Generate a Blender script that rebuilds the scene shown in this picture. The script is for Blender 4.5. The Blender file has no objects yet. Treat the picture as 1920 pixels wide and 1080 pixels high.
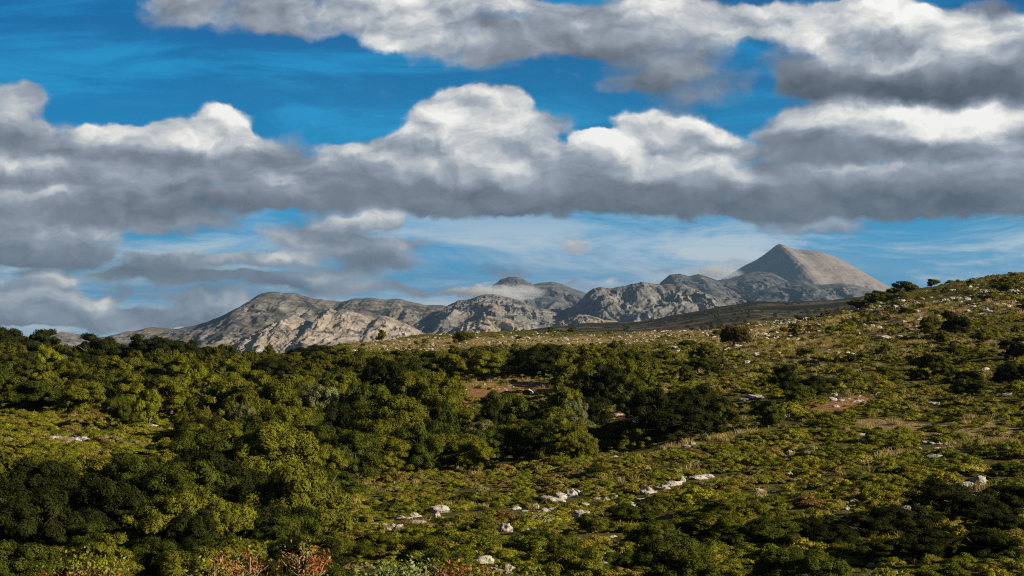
import bpy, math, random
import numpy as np
from mathutils import Vector, Matrix

# ------------------------------------------------------------------ camera, sun, exposure
F = 3040.0            # focal length in photograph pixels (1920 wide): a 57 mm lens
HROW = 600.0          # row of the eye-level horizon
CAMZ = 12.0
scene = bpy.context.scene
COL = scene.collection
cd = bpy.data.cameras.new("camera")
cam = bpy.data.objects.new("camera", cd)
COL.objects.link(cam)
cam.location = (0, 0, CAMZ)
cam.rotation_euler = (math.pi / 2, 0, 0)
cd.sensor_width = 36.0
cd.lens = 57.0
cd.shift_y = (HROW - 540.0) / 1920.0
cd.clip_start = 0.5
cd.clip_end = 80000.0
scene.camera = cam

SUN_EL = math.radians(21.5)
SUN_AZ = math.radians(114.0)      # measured clockwise from the view direction (+Y): from the right, a little behind
sl = bpy.data.lights.new("sun", 'SUN')
sl.energy = 5.0
sl.angle = math.radians(0.5)
sl.color = (1.0, 0.86, 0.66)
sun = bpy.data.objects.new("sun", sl)
COL.objects.link(sun)
sd = Vector((math.sin(SUN_AZ) * math.cos(SUN_EL), math.cos(SUN_AZ) * math.cos(SUN_EL), math.sin(SUN_EL)))
sun.rotation_euler = (-sd).to_track_quat('-Z', 'Y').to_euler()
sun.location = (200, -50, 120)

vs = scene.view_settings
vs.view_transform = 'Standard'
vs.look = 'None'
vs.exposure = 0.45
vs.gamma = 1.0
vs.use_curve_mapping = False
cy = scene.cycles
cy.max_bounces = 4
cy.diffuse_bounces = 2
cy.glossy_bounces = 1
cy.transmission_bounces = 2
cy.transparent_max_bounces = 4
cy.volume_bounces = 3
cy.use_denoising = False
cy.pixel_filter_type = 'BLACKMAN_HARRIS'
cy.filter_width = 1.15
cy.use_adaptive_sampling = False
cy.adaptive_threshold = 0.012
cy.adaptive_min_samples = 16

# ------------------------------------------------------------------ sky: Nishita daylight with layered cumulus
world = bpy.data.worlds.new("World")
scene.world = world
world.use_nodes = True
wt = world.node_tree
for n in list(wt.nodes):
    wt.nodes.remove(n)


class NB:
    """Tiny helper that strings nodes together in creation order."""
    def __init__(s, t):
        s.t = t

    def new(s, typ, **kw):
        n = s.t.nodes.new(typ)
        for k, v in kw.items():
            setattr(n, k, v)
        return n

    def put(s, sock, v):
        if hasattr(v, "is_linked"):
            s.t.links.new(v, sock)
        elif v is not None:
            sock.default_value = v

    def m(s, op, a, b=None, c=None, clamp=False):
        n = s.new("ShaderNodeMath", operation=op, use_clamp=clamp)
        for i, v in enumerate((a, b, c)):
            s.put(n.inputs[i], v)
        return n.outputs[0]

    def v(s, op, a, b=None, c=None, out=0):
        n = s.new("ShaderNodeVectorMath", operation=op)
        for i, x in enumerate((a, b, c)):
            s.put(n.inputs[i], x)
        return n.outputs[out]

    def rng(s, x, a, b, c, d, smooth=True):
        n = s.new("ShaderNodeMapRange", interpolation_type='SMOOTHSTEP' if smooth else 'LINEAR')
        for i, q in enumerate((x, a, b, c, d)):
            s.put(n.inputs[i], q)
        return n.outputs[0]

    def noise(s, vec, scale, detail=3.0, rough=0.5, dist=0.0, col=False, dim='3D', lac=2.0):
        n = s.new("ShaderNodeTexNoise", noise_dimensions=dim)
        s.put(n.inputs["Vector"], vec)
        s.put(n.inputs["Scale"], scale)
        s.put(n.inputs["Detail"], detail)
        s.put(n.inputs["Roughness"], rough)
        s.put(n.inputs["Distortion"], dist)
        s.put(n.inputs["Lacunarity"], lac)
        return n.outputs["Color" if col else "Fac"]

    def ramp(s, x, stops, interp='LINEAR'):
        n = s.new("ShaderNodeValToRGB")
        cr = n.color_ramp
        cr.interpolation = interp
        while len(cr.elements) < len(stops):
            cr.elements.new(0.5)
        for e, (p, c) in zip(cr.elements, stops):
            e.position = p
            e.color = (c[0], c[1], c[2], 1)
        s.put(n.inputs[0], x)
        return n.outputs[0]

    def mix(s, fac, a, b, blend='MIX'):
        n = s.new("ShaderNodeMix", data_type='RGBA', blend_type=blend)
        s.put(n.inputs[0], fac)
        for i, x in ((6, a), (7, b)):
            if isinstance(x, tuple):
                x = (x[0], x[1], x[2], 1)
            s.put(n.inputs[i], x)
        return n.outputs[2]

def build_sky():
    B = NB(wt)
    tc = B.new("ShaderNodeTexCoord")
    d = tc.outputs["Generated"]
    sx = B.new("ShaderNodeSeparateXYZ")
    B.put(sx.inputs[0], d)
    X, Y, Z = sx.outputs
    az = B.m('ARCTAN2', X, Y)
    hyp = B.m('SQRT', B.m('ADD', B.m('MULTIPLY', X, X), B.m('MULTIPLY', Y, Y)))
    te = B.m('DIVIDE', Z, B.m('MAXIMUM', hyp, 0.02))
    U = B.m('MULTIPLY', az, F / 100)
    V = B.m('MULTIPLY', te, F / 100)
    # clear sky: physical daylight, looked up a little higher so the blue is the deep one of the photograph
    dn = B.v('ADD', d, (0, 0, 0.12))
    sky = B.new("ShaderNodeTexSky", sky_type='NISHITA')
    sky.sun_disc = False
    sky.sun_elevation = SUN_EL
    sky.sun_rotation = SUN_AZ
    sky.altitude = 600
    sky.air_density = 1.0
    sky.dust_density = 0.1
    sky.ozone_density = 3.0
    B.put(sky.inputs[0], dn)
    hs = B.new("ShaderNodeHueSaturation")
    hs.inputs["Hue"].default_value = SKY_HUE
    hs.inputs["Saturation"].default_value = SKY_SAT
    B.put(hs.inputs["Color"], sky.outputs[0])
    blue0 = B.v('MULTIPLY', hs.outputs[0], SKY_TINT)

    def shader(c):
        bg = B.new("ShaderNodeBackground")
        B.put(bg.inputs[0], B.v('MULTIPLY', c, (2 ** -0.45 / SKY_STR,) * 3))
        bg.inputs[1].default_value = SKY_STR
        return bg.outputs[0]

    def mixsh(fac, a_, b_):
        n = B.new("ShaderNodeMixShader")
        B.put(n.inputs[0], fac); B.put(n.inputs[1], a_); B.put(n.inputs[2], b_)
        return n.outputs[0]

    # the rest of the sky vault: scattered broad cloud
    fn = B.noise(B.v('MULTIPLY', d, (1, 1, 2)), 2.6, 2, 0.5)
    far = shader(B.mix(B.rng(fn, 0.46, 0.64, 0, 0.8), B.v('MULTIPLY', blue0, (.4, .4, .4)), VAULT))

    cb = B.new("ShaderNodeCombineXYZ")
    B.put(cb.inputs[0], U); B.put(cb.inputs[1], V); cb.inputs[2].default_value = 1.0
    p0 = cb.outputs[0]
    # paler blue towards the horizon
    blue = B.mix(B.rng(V, 5.6, 0.0, 0.0, 0.9), blue0, SKY_PALE)
    # thin high cirrus: noise stretched along the wind
    mp = B.new("ShaderNodeMapping")
    B.put(mp.inputs[0], p0)
    mp.inputs["Rotation"].default_value = (0, 0, math.radians(11))
    mp.inputs["Scale"].default_value = (0.26, 1.15, 1)
    cw = B.noise(mp.outputs[0], 0.9, 7, 0.64, 0.45)
    low = B.rng(V, 2.9, 0.9, 0.0, 1.0)
    ci = B.m('MULTIPLY', B.rng(cw, 0.38, 0.60, 0.0, 1.0), B.m('MULTIPLY_ADD', low, 0.95, 0.008))
    ci = B.m('ADD', ci, B.m('MULTIPLY', B.rng(V, 2.2, 0.4, 0, 1), 0.20), clamp=True)
    blue = B.mix(ci, blue, CIRRUS)
    mp2 = B.new("ShaderNodeMapping")
    B.put(mp2.inputs[0], p0)
    mp2.inputs["Rotation"].default_value = (0, 0, math.radians(-8))
    mp2.inputs["Scale"].default_value = (0.30, 1.7, 1)
    hw = B.noise(mp2.outputs[0], 0.8, 6, 0.6, 0.7)
    blue = B.mix(B.rng(hw, 0.42, 0.70, 0.0, 0.75), blue, (0.012, 0.33, 0.66))

    # warped coordinates: large billows and finer ragged edges
    n1 = B.noise(p0, 0.8, 3, 0.5, 0.0, col=True)
    n2 = B.noise(p0, 2.6, 4, 0.55, 0.0, col=True)
    w1 = B.v('MULTIPLY', B.v('SUBTRACT', n1, (0.5, 0.5, 0.5)), (1.1, 0.62, 0))
    w2 = B.v('MULTIPLY', B.v('SUBTRACT', n2, (0.5, 0.5, 0.5)), (0.34, 0.24, 0))
    p = B.v('ADD', B.v('ADD', p0, w1), w2)
    # relief of the billows: density noise compared with itself a step towards the sun
    pb = B.v('MULTIPLY', p, (0.72, 1.35, 1))
    bill0 = B.noise(pb, 1.0, 6, 0.52)
    bill1 = B.noise(B.v('ADD', pb, (0.15, 0.30, 0.0)), 1.0, 4, 0.5)
    rel = B.m('SUBTRACT', bill0, bill1)
    fine = B.m('SUBTRACT', B.noise(B.v('MULTIPLY', p0, (1, 1.3, 1)), 3.2, 7, 0.66), 0.5)
    bump = B.m('MULTIPLY_ADD', B.m('SUBTRACT', bill0, 0.5), 0.9, B.m('MULTIPLY', fine, 0.62))
    shade = B.m('MULTIPLY_ADD', rel, 0.72, B.m('MULTIPLY', fine, 0.05))

    # the cloud field: thickness and brightness of all the heads summed on a grid of directions, handed to the
    # shader as pairs of curves over azimuth and elevation (the leading terms of their decomposition)
    u0, u1, v0, v1 = -14.5, 14.5, -1.0, 7.6
    gu = np.linspace(u0, u1, 257)
    gv = np.linspace(v0, v1, 257)
    UU, VV = np.meshgrid(gu, gv)
    W = np.zeros_like(UU)
    BR = np.full_like(UU, np.nan); BRW = np.zeros_like(UU); BRS = np.zeros_like(UU)
    BR = 0.58 + 0 * UU
    for (cx, cyy, rx, ry, a, bt, bb) in LOBES:      # each head lies over the ones before it: firm lit top, base fading out below
        A = math.atan((cx - 960) / F)
        u = A * F / 100
        v = (HROW - cyy) / F * math.cos(A) * F / 100
        du = (UU - u) / rx * 100; dv = (VV - v) / ry * 100
        d2 = du ** 2 + dv ** 2
        t = np.clip((1.9 - d2) / 1.8, 0, 1)
        W += a * t * t * (3 - 2 * t)
        e2 = du ** 2 * 0.8 + np.where(dv > 0, dv, dv * 0.62) ** 2
        hi_ = np.where(dv > 0, 1.75, 2.2)
        t = np.clip((hi_ - e2) / (hi_ - 0.25), 0, 1)
        al_ = t * t * (3 - 2 * t) * min(1.0, a)
        g = np.clip(dv + 0.25 * du, -1.5, 1.0)
        BR = BR * (1 - al_) + al_ * ((bt + bb) / 2 + (bt - bb) / 2 * g)

    def soft(M, n, ax):
        for _ in range(n):
            M = 0.25 * np.roll(M, 1, ax) + 0.5 * M + 0.25 * np.roll(M, -1, ax)
        return M
    BR = soft(soft(BR, 5, 0), 4, 1)
    W = np.minimum(W, 1.6 + 0.2 * (W - 1.6))
    xu = B.rng(U, u0, u1, -1.0, 1.0, smooth=False)
    sp = B.new("ShaderNodeSeparateXYZ")
    B.put(sp.inputs[0], p)
    xu = B.rng(sp.outputs[0], u0, u1, -1.0, 1.0, smooth=False)
    xv = B.rng(sp.outputs[1], v0, v1, -1.0, 1.0, smooth=False)

    def curves(x, tabs):
        n = B.new("ShaderNodeVectorCurve")
        B.put(n.inputs[1], x)
        mpg = n.mapping
        mpg.extend = 'HORIZONTAL'
        for c, tab in zip(mpg.curves, tabs):
            xs = np.linspace(-1, 1, len(tab))
            c.points[0].location = (xs[0], tab[0])
            c.points[-1].location = (xs[-1], tab[-1])
            for x_, y_ in zip(xs[1:-1], tab[1:-1]):
                c.points.new(float(x_), float(y_))
        mpg.update()
        return n.outputs[0]

    def field(M, groups):
        mean = float(M.mean())
        lu, sg, rv = np.linalg.svd(M - mean, full_matrices=False)
        acc = mean
        for g in range(groups):
            ks = range(3 * g, 3 * g + 3)
            fu, fv = [], []
            for k in ks:
                fu.append(rv[k] / np.abs(rv[k]).max())
                fv.append(lu[:, k] / np.abs(lu[:, k]).max())
            sc = [float(sg[k] * np.abs(rv[k]).max() * np.abs(lu[:, k]).max()) for k in ks]
            cu = curves(xu, [t[::2] for t in fu])
            cv = curves(xv, [t[::2] for t in fv])
            acc = B.m('ADD', acc, B.v('DOT_PRODUCT', B.v('MULTIPLY', cu, tuple(sc)), cv, out=1))
        return acc

    accW = field(W, 11)
    bri = field(BR, 13)
    dens = B.m('ADD', accW, bump)
    # thickness decides how hard the edge is: sunlit heads are crisp, grey bases are soft
    hard = B.rng(bri, 0.62, 0.98, 0.0, 1.0)
    lo = B.m('MULTIPLY_ADD', hard, 0.08, 0.12)
    hi = B.m('MULTIPLY_ADD', hard, -0.34, 1.16)
    al = B.rng(dens, lo, hi, 0.0, 1.0)
    edge = B.rng(dens, 1.15, 0.35, 0.0, 0.14)
    amt = B.rng(bri, 0.35, 0.85, 0.5, 1.25)
    lit = B.m('MULTIPLY_ADD', shade, B.m('MULTIPLY', amt, 1.3), B.m('SUBTRACT', bri, B.rng(bri, 0.45, 0.8, 0.0, 0.03)))
    lit = B.m('MULTIPLY_ADD', B.m('ADD', edge, 0.015), hard, lit, clamp=True)
    band = shader(B.mix(al, blue, B.ramp(lit, CLOUD_RAMP)))
    inside = B.m('MULTIPLY', B.m('COMPARE', U, 0.0, 14.0), B.m('COMPARE', V, 3.2, 4.0))
    out = mixsh(inside, far, band)
    wo = B.new("ShaderNodeOutputWorld")
    wt.links.new(out, wo.inputs[0])
    world.cycles.sampling_method = 'NONE'


SKY_STR = 0.1
SKY_SAT = 1.35
SKY_HUE = 0.5
SKY_TINT = (0.0, 0.078, 0.090)
SKY_PALE = (0.0, 0.33, 0.64)
CIRRUS = (0.62, 0.72, 0.78)
VAULT = (0.105, 0.11, 0.12)


def lin(r, g, b):
    f = lambda c: (c / 255 / 12.92) if c <= 10 else ((c / 255 + 0.055) / 1.055) ** 2.4
    return (f(r), f(g), f(b))


CLOUD_RAMP = [(0.0, lin(40, 50, 62)), (0.3, lin(80, 90, 102)), (0.5, lin(124, 132, 144)),
              (0.65, lin(156, 165, 177)), (0.8, lin(200, 204, 207)), (0.92, lin(238, 237, 232)), (1.0, (1.0, .99, .96))]
# cloud heads, back to front: column, row, half width, half height (photograph pixels read as directions), density, light above, light below
LOBES = [
    # high deck
    (330, 15, 60, 42, .8, .64, .58), (450, 15, 120, 46, .9, .66, .56), (570, 28, 110, 36, .9, .68, .56), (880, 78, 110, 42, .8, .58, .5), (1000, 70, 110, 42, .9, .56, .5),
    (930, 115, 46, 26, .45, .54, .48), (1300, 165, 110, 40, .75, .62, .46), (1190, 155, 80, 17, .6, .66, .52), (1060, 145, 36, 8, .3, .66, .55), (1250, 95, 120, 46, 1.0, .60, .48),
    (1120, 55, 120, 42, 1.0, .60, .50), (800, 40, 90, 52, 1.2, .92, .62), (715, 20, 72, 66, 1.3, 1.0, .78), (905, 12, 90, 22, .9, .90, .72), (1010, 8, 60, 17, .9, .96, .8), (1200, 22, 150, 34, 1.0, .80, .64),
    (1340, 36, 120, 34, 1.1, .88, .68), (1500, 115, 80, 36, .8, .52, .42), (1520, 165, 60, 30, .6, .50, .40), (1640, 142, 150, 42, 1.5, .42, .27), (1800, 150, 170, 42, 1.5, .40, .28), (1950, 150, 120, 42, 1.4, .44, .32),
    (1490, 38, 130, 38, 1.2, .90, .72), (1640, 48, 120, 46, 1.4, 1.0, .80), (1860, 15, 45, 26, 1.0, .46, .42), (1780, 66, 120, 42, 1.4, .96, .74), (1935, 66, 70, 44, 1.3, .92, .72),
    (2150, 90, 200, 90, 1.2, .8, .4), (2400, 150, 200, 90, 1.1, .7, .4),
    # main bank: what lies behind
    (270, 278, 130, 24, 1.0, .70, .55), (60, 348, 140, 28, 1.0, .62, .50), (1560, 245, 110, 30, 1.0, .75, .6),
    (15, 195, 42, 42, .95, .70, .60), (50, 190, 26, 27, .7, .68, .6), (15, 262, 60, 40, 1.0, .62, .54), (120, 266, 80, 32, .9, .62, .5), (480, 310, 60, 42, 1.0, .62, .52), (530, 285, 50, 32, .7, .58, .52),
    (800, 232, 34, 34, .9, .88, .72), (990, 240, 52, 40, .9, .76, .62), (1050, 232, 42, 20, .7, .72, .62), (1475, 255, 60, 36, .9, .62, .50), (1500, 215, 50, 18, .8, .80, .64),
    (885, 215, 92, 52, 1.3, .98, .70), (845, 194, 50, 30, 1.2, 1.0, .86), (925, 194, 56, 30, 1.2, 1.0, .80), (1205, 238, 50, 30, 1.1, .96, .80), (1270, 245, 60, 34, 1.1, .94, .74), (1345, 268, 60, 28, 1.1, .92, .66),
    (295, 250, 60, 19, 1.0, .92, .70), (215, 252, 52, 24, 1.1, .98, .74), (355, 250, 60, 26, 1.0, .98, .80), (400, 230, 56, 34, 1.4, 1.06, .90), (435, 270, 42, 26, 1.2, 1.0, .74),
    (1850, 228, 110, 36, 1.4, 1.0, .82), (1700, 232, 110, 36, 1.4, 1.0, .80), (1580, 214, 90, 28, 1.3, .94, .74), (2080, 260, 150, 70, 1.3, .85, .5), (2350, 270, 200, 80, 1.2, .8, .45),
    (-150, 300, 160, 90, 1.2, .7, .45), (-400, 330, 180, 90, 1.1, .7, .45),
    # the long grey base
    (150, 398, 190, 26, 1.4, .52, .44), (360, 386, 180, 32, 1.1, .54, .42), (560, 370, 120, 34, 1.2, .58, .44), (720, 356, 150, 46, 1.6, .60, .40),
    (900, 360, 170, 42, 1.5, .62, .40), (1090, 360, 170, 42, 1.5, .60, .39), (1280, 362, 160, 44, 1.6, .56, .37), (1460, 366, 150, 44, 1.6, .54, .38),
    (1650, 366, 160, 46, 1.6, .54, .35), (1840, 362, 150, 46, 1.6, .52, .35), (2060, 372, 160, 40, 1.5, .5, .38), (-120, 400, 160, 28, 1.3, .48, .44),
    # grey shelves and the lit heads that stand in front of them
    (290, 302, 130, 22, 1.3, .56, .34), (380, 322, 100, 18, 1.0, .56, .44), (110, 278, 46, 14, .5, .80, .58), (200, 328, 150, 24, .9, .66, .50), (60, 320, 95, 24, 1.2, .92, .60),
    (250, 352, 110, 14, .7, .62, .5), (340, 345, 130, 18, .7, .60, .50), (100, 372, 130, 15, 1.0, .80, .50), (270, 370, 90, 14, .6, .66, .5), (575, 318, 60, 22, .9, .66, .54),
    (625, 292, 45, 26, 1.0, .92, .62), (540, 348, 50, 20, 1.0, .94, .56), (480, 345, 40, 14, .5, .74, .55), (700, 288, 60, 28, 1.1, .96, .66), (760, 282, 50, 30, 1.0, .90, .66), (660, 330, 90, 26, .9, .66, .48),
    (900, 276, 130, 32, 1.2, .90, .66), (820, 318, 120, 28, 1.1, .82, .56), (990, 312, 90, 32, 1.1, .94, .58), (1075, 300, 60, 28, .9, .90, .62), (1140, 292, 80, 32, 1.1, .92, .64), (1113, 261, 48, 14, 1.2, 1.08, .92),
    (1230, 296, 90, 34, 1.1, .92, .62), (1180, 322, 70, 20, .9, .84, .56), (1390, 284, 36, 20, .9, .92, .66), (1320, 318, 80, 26, 1.0, .92, .58), (1420, 334, 42, 14, 1.0, 1.02, .70), (1500, 300, 90, 28, 1.0, .62, .46),
    (1590, 278, 110, 22, 1.2, .60, .44), (1740, 288, 150, 20, 1.3, .62, .42), (1880, 290, 110, 18, 1.2, .66, .48), (1570, 326, 80, 15, 1.2, .86, .54), (1700, 320, 60, 12, .9, .80, .56), (1780, 330, 60, 12, .9, .72, .52), (1890, 318, 90, 18, 1.2, .82, .52),
    # lower clouds, left
    (150, 500, 90, 16, .5, .66, .56), (60, 590, 160, 26, .8, .60, .52), (230, 600, 160, 18, .9, .58, .52), (430, 560, 110, 16, .8, .72, .58), (560, 535, 110, 12, .9, .62, .50), (330, 545, 100, 18, .55, .60, .52),
    (60, 474, 130, 16, 1.5, .44, .34), (330, 425, 110, 18, .8, .54, .46), (200, 425, 90, 18, .8, .56, .48), (10, 432, 80, 24, .9, .70, .52), (180, 455, 60, 20, .9, .74, .50), (95, 438, 60, 18, 1.1, .90, .58),
    (660, 502, 110, 12, .9, .62, .5), (770, 452, 60, 12, .8, .66, .54), (720, 488, 70, 14, .9, .60, .48), (800, 545, 50, 10, .6, .68, .56), (560, 442, 70, 16, .9, .80, .56), (650, 465, 120, 20, 1.2, .72, .50),
    (640, 426, 60, 18, 1.1, .98, .68), (710, 418, 38, 20, 1.1, .98, .70), (270, 508, 90, 14, 1.0, .56, .44), (440, 520, 160, 14, 1.2, .62, .44), (340, 490, 110, 14, 1.1, .78, .50), (500, 486, 90, 13, 1.0, .86, .56),
    (600, 520, 120, 13, 1.0, .72, .50), (720, 540, 70, 11, .9, .70, .54), (205, 540, 34, 24, .7, .56, .46), (40, 578, 130, 14, 1.3, .58, .44), (30, 545, 70, 20, .9, .84, .58), (130, 560, 75, 15, 1.3, 1.08, .74), (75, 525, 42, 26, 1.4, 1.16, .92),
    (300, 585, 120, 13, 1.0, .72, .50), (400, 570, 70, 13, .9, .78, .60), (120, 606, 200, 14, 1.1, .60, .52), (330, 606, 150, 10, .9, .62, .58),
    (-150, 480, 160, 40, 1.0, .6, .45), (-200, 570, 200, 30, 1.0, .7, .5),
    # small puffs over the mountains
    (1086, 466, 34, 16, .95, .90, .58), (930, 508, 50, 10, .6, .58, .5), (1500, 424, 90, 11, .65, .80, .66), (1560, 436, 60, 10, .6, .66, .56), (990, 500, 34, 12, .45, .6, .54),
    (880, 548, 60, 14, .9, .92, .78), (960, 548, 40, 10, .7, .9, .8), (1140, 522, 36, 12, .7, .92, .72), (1066, 532, 36, 12, .6, .9, .78), (1395, 500, 34, 14, .5, .92, .78), (1300, 508, 60, 10, .6, .9, .8),
    (1200, 505, 60, 10, .4, .8, .7), (640, 552, 80, 8, .5, .74, .66),
]
build_sky()

# ------------------------------------------------------------------ noise for shaping the land
_rs = np.random.RandomState(7)
_perm = _rs.permutation(4096)
_ang = _rs.rand(4096) * 2 * np.pi
_gx, _gy = np.cos(_ang), np.sin(_ang)


def perlin(x, y):
    x = np.asarray(x, float); y = np.asarray(y, float)
    xi = np.floor(x).astype(np.int64); yi = np.floor(y).astype(np.int64)
    xf = x - xi; yf = y - yi
    u = xf * xf * xf * (xf * (xf * 6 - 15) + 10)
    v = yf * yf * yf * (yf * (yf * 6 - 15) + 10)

    def g(ix, iy, dx, dy):
        h = _perm[(ix + _perm[iy & 4095]) & 4095]
        return _gx[h] * dx + _gy[h] * dy
    a = g(xi, yi, xf, yf); b = g(xi + 1, yi, xf - 1, yf)
    c = g(xi, yi + 1, xf, yf - 1); e = g(xi + 1, yi + 1, xf - 1, yf - 1)
    return (a + (b - a) * u) * (1 - v) + (c + (e - c) * u) * v


def fbm(x, y, o=5, r=0.5):
    s = 0; a = 1; n = 0
    for k in range(o):
        s = s + a * perlin(x * 2 ** k + 17.3 * k, y * 2 ** k - 9.1 * k); n += a; a *= r
    return s / n * 1.6


def ridged(x, y, o=5, r=0.5):
    s = 0; a = 1; n = 0
    for k in range(o):
        s = s + a * (1 - 2.2 * np.abs(perlin(x * 2 ** k + 31.7 * k, y * 2 ** k + 5.3 * k))); n += a; a *= r
    return s / n


def smooth(a, b, x):
    t = np.clip((x - a) / (b - a), 0, 1)
    return t * t * (3 - 2 * t)


def tag(o, label=None, cat=None, group=None, kind=None):
    for k, v in (("label", label), ("category", cat), ("group", group), ("kind", kind)):
        if v:
            o[k] = v
    return o


def mesh_from(name, co, faces, mat, smooth_shade=True, attrs=None):
    """co (n,3) and faces (m,k) arrays to one mesh."""
    me = bpy.data.meshes.new(name)
    co = np.asarray(co, np.float32); faces = np.asarray(faces, np.int32)
    k = faces.shape[1]
    me.vertices.add(len(co)); me.loops.add(faces.size); me.polygons.add(len(faces))
    me.vertices.foreach_set("co", co.ravel())
    me.loops.foreach_set("vertex_index", faces.ravel())
    me.polygons.foreach_set("loop_start", np.arange(len(faces), dtype=np.int32) * k)
    if smooth_shade:
        me.polygons.foreach_set("use_smooth", np.ones(len(faces), bool))
    for an, av in (attrs or {}).items():
        at_ = me.attributes.new(an, 'FLOAT', 'POINT')
        at_.data.foreach_set("value", np.asarray(av, np.float32).ravel())
    me.update(calc_edges=True)
    if mat:
        me.materials.append(mat)
    return me


def grid_faces(nr, nc):
    i = np.arange(nr - 1)[:, None] * nc + np.arange(nc - 1)[None, :]
    return np.stack([i, i + 1, i + 1 + nc, i + nc], -1).reshape(-1, 4)


def link(name, me, parent=None, loc=None):
    o = bpy.data.objects.new(name, me)
    COL.objects.link(o)
    if parent:
        o.parent = parent
    if loc is not None:
        o.location = loc
    return o


def new_mat(name):
    m = bpy.data.materials.new(name)
    m.use_nodes = True
    t = m.node_tree
    for n in list(t.nodes):
        t.nodes.remove(n)
    return m, NB(t)


def finish(B, color, rough=0.85, normal=None, trans=0.0, disp=None, spec=0.15):
    out = B.new("ShaderNodeOutputMaterial")
    bs = B.new("ShaderNodeBsdfPrincipled")
    B.put(bs.inputs["Base Color"], color if not isinstance(color, tuple) else (*color, 1))
    bs.inputs["Roughness"].default_value = rough
    bs.inputs["Specular IOR Level"].default_value = spec
    if normal is not None:
        B.put(bs.inputs["Normal"], normal)
    sh = bs.outputs[0]
    if trans:
        tr = B.new("ShaderNodeBsdfTranslucent")
        B.put(tr.inputs[0], color if not isinstance(color, tuple) else (*color, 1))
        mx = B.new("ShaderNodeMixShader")
        mx.inputs[0].default_value = trans
        B.put(mx.inputs[1], sh); B.put(mx.inputs[2], tr.outputs[0])
        sh = mx.outputs[0]
    B.t.links.new(sh, out.inputs[0])


def bump(B, h, strength, dist):
    n = B.new("ShaderNodeBump")
    n.inputs["Strength"].default_value = strength
    n.inputs["Distance"].default_value = dist
    B.put(n.inputs["Height"], h)
    return n.outputs[0]


def geo_pos(B):
    return B.new("ShaderNodeNewGeometry").outputs["Position"]


# ------------------------------------------------------------------ near land: one height field
STN = {   # per photo column: distance -> row of the bare ground
    -500: [(8, 2600), (15, 1900), (25, 1420), (40, 1260), (60, 1112), (90, 985), (130, 880), (180, 800), (240, 737), (300, 702), (380, 674), (450, 664)],
    0: [(8, 2600), (15, 1900), (25, 1420), (40, 1260), (60, 1112), (90, 985), (130, 880), (180, 800), (240, 737), (300, 704), (380, 678), (450, 668)],
    300: [(8, 2600), (15, 1900), (25, 1420), (40, 1260), (60, 1115), (90, 992), (130, 890), (180, 812), (240, 745), (300, 709), (380, 684), (450, 676)],
    460: [(8, 2600), (15, 1900), (25, 1420), (40, 1260), (60, 1115), (90, 1000), (130, 905), (180, 825), (240, 755), (300, 718), (400, 688), (480, 680)],
    640: [(8, 2600), (15, 1900), (25, 1400), (40, 1240), (60, 1100), (90, 990), (130, 900), (180, 836), (240, 765), (300, 718), (400, 678), (520, 656), (600, 648), (680, 646)],
    800: [(8, 2600), (15, 1900), (25, 1400), (40, 1235), (60, 1090), (85, 992), (110, 934), (130, 898), (150, 890), (175, 868), (210, 806), (260, 742), (320, 702), (400, 674), (520, 650), (700, 630), (790, 626)],
    960: [(8, 2600), (15, 1900), (25, 1400), (40, 1230), (60, 1085), (85, 985), (110, 925), (133, 885), (150, 880), (175, 852), (210, 792), (260, 733), (320, 697), (400, 670), (520, 646), (700, 626), (800, 621)],
    1150: [(8, 2600), (15, 1900), (25, 1395), (40, 1225), (60, 1080), (85, 975), (110, 908), (137, 858), (155, 850), (175, 822), (210, 772), (260, 722), (320, 690), (400, 662), (520, 642), (660, 625), (780, 623)],
    1300: [(8, 2600), (15, 1900), (25, 1390), (40, 1220), (60, 1080), (85, 965), (110, 892), (140, 832), (180, 772), (230, 722), (290, 687), (370, 654), (480, 632), (600, 621), (680, 619)],
    1450: [(8, 2600), (15, 1900), (25, 1390), (40, 1220), (60, 1075), (85, 955), (110, 880), (140, 815), (180, 755), (230, 705), (290, 664), (370, 628), (460, 609), (540, 604), (600, 603)],
    1600: [(8, 2600), (15, 1900), (25, 1390), (40, 1215), (60, 1070), (85, 945), (110, 865), (140, 798), (180, 735), (230, 684), (290, 642), (360, 606), (430, 588), (480, 584), (540, 583)],
    1655: [(8, 2600), (15, 1900), (25, 1390), (40, 1215), (60, 1069), (85, 942), (110, 861), (140, 794), (180, 729), (230, 674), (290, 630), (350, 594), (410, 570), (460, 562), (500, 560)],
    1700: [(8, 2600), (15, 1900), (25, 1390), (40, 1215), (60, 1068), (85, 940), (110, 858), (140, 790), (180, 724), (230, 668), (290, 620), (350, 580), (410, 554), (460, 543), (500, 541)],
    1920: [(8, 2600), (15, 1900), (25, 1385), (40, 1210), (60, 1060), (85, 930), (110, 845), (140, 774), (180, 704), (230, 640), (290, 580), (350, 538), (400, 519), (440, 513), (470, 512)],
    2500: [(8, 2600), (15, 1900), (25, 1380), (40, 1200), (60, 1040), (85, 900), (110, 805), (140, 725), (180, 645), (230, 565), (290, 490), (350, 440), (400, 415), (440, 408), (470, 406)],
}
_lc = np.array(sorted(STN), float)
_ly = np.log(np.geomspace(8, 1400, 240))
_tab = []
for c_ in sorted(STN):
    ys = np.array([q[0] for q in STN[c_]], float); rs_ = np.array([q[1] for q in STN[c_]], float)
    zs = (HROW - rs_) / F * ys
    Yv = np.exp(_ly)
    zz = np.interp(np.log(Yv), np.log(ys), zs)
    yr = ys[-1]
    far_ = Yv > yr
    zz[far_] = zs[-1] - 0.045 * (Yv[far_] - yr) - 0.00005 * (Yv[far_] - yr) ** 2
    _tab.append(zz)
_tab = np.array(_tab)
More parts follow.
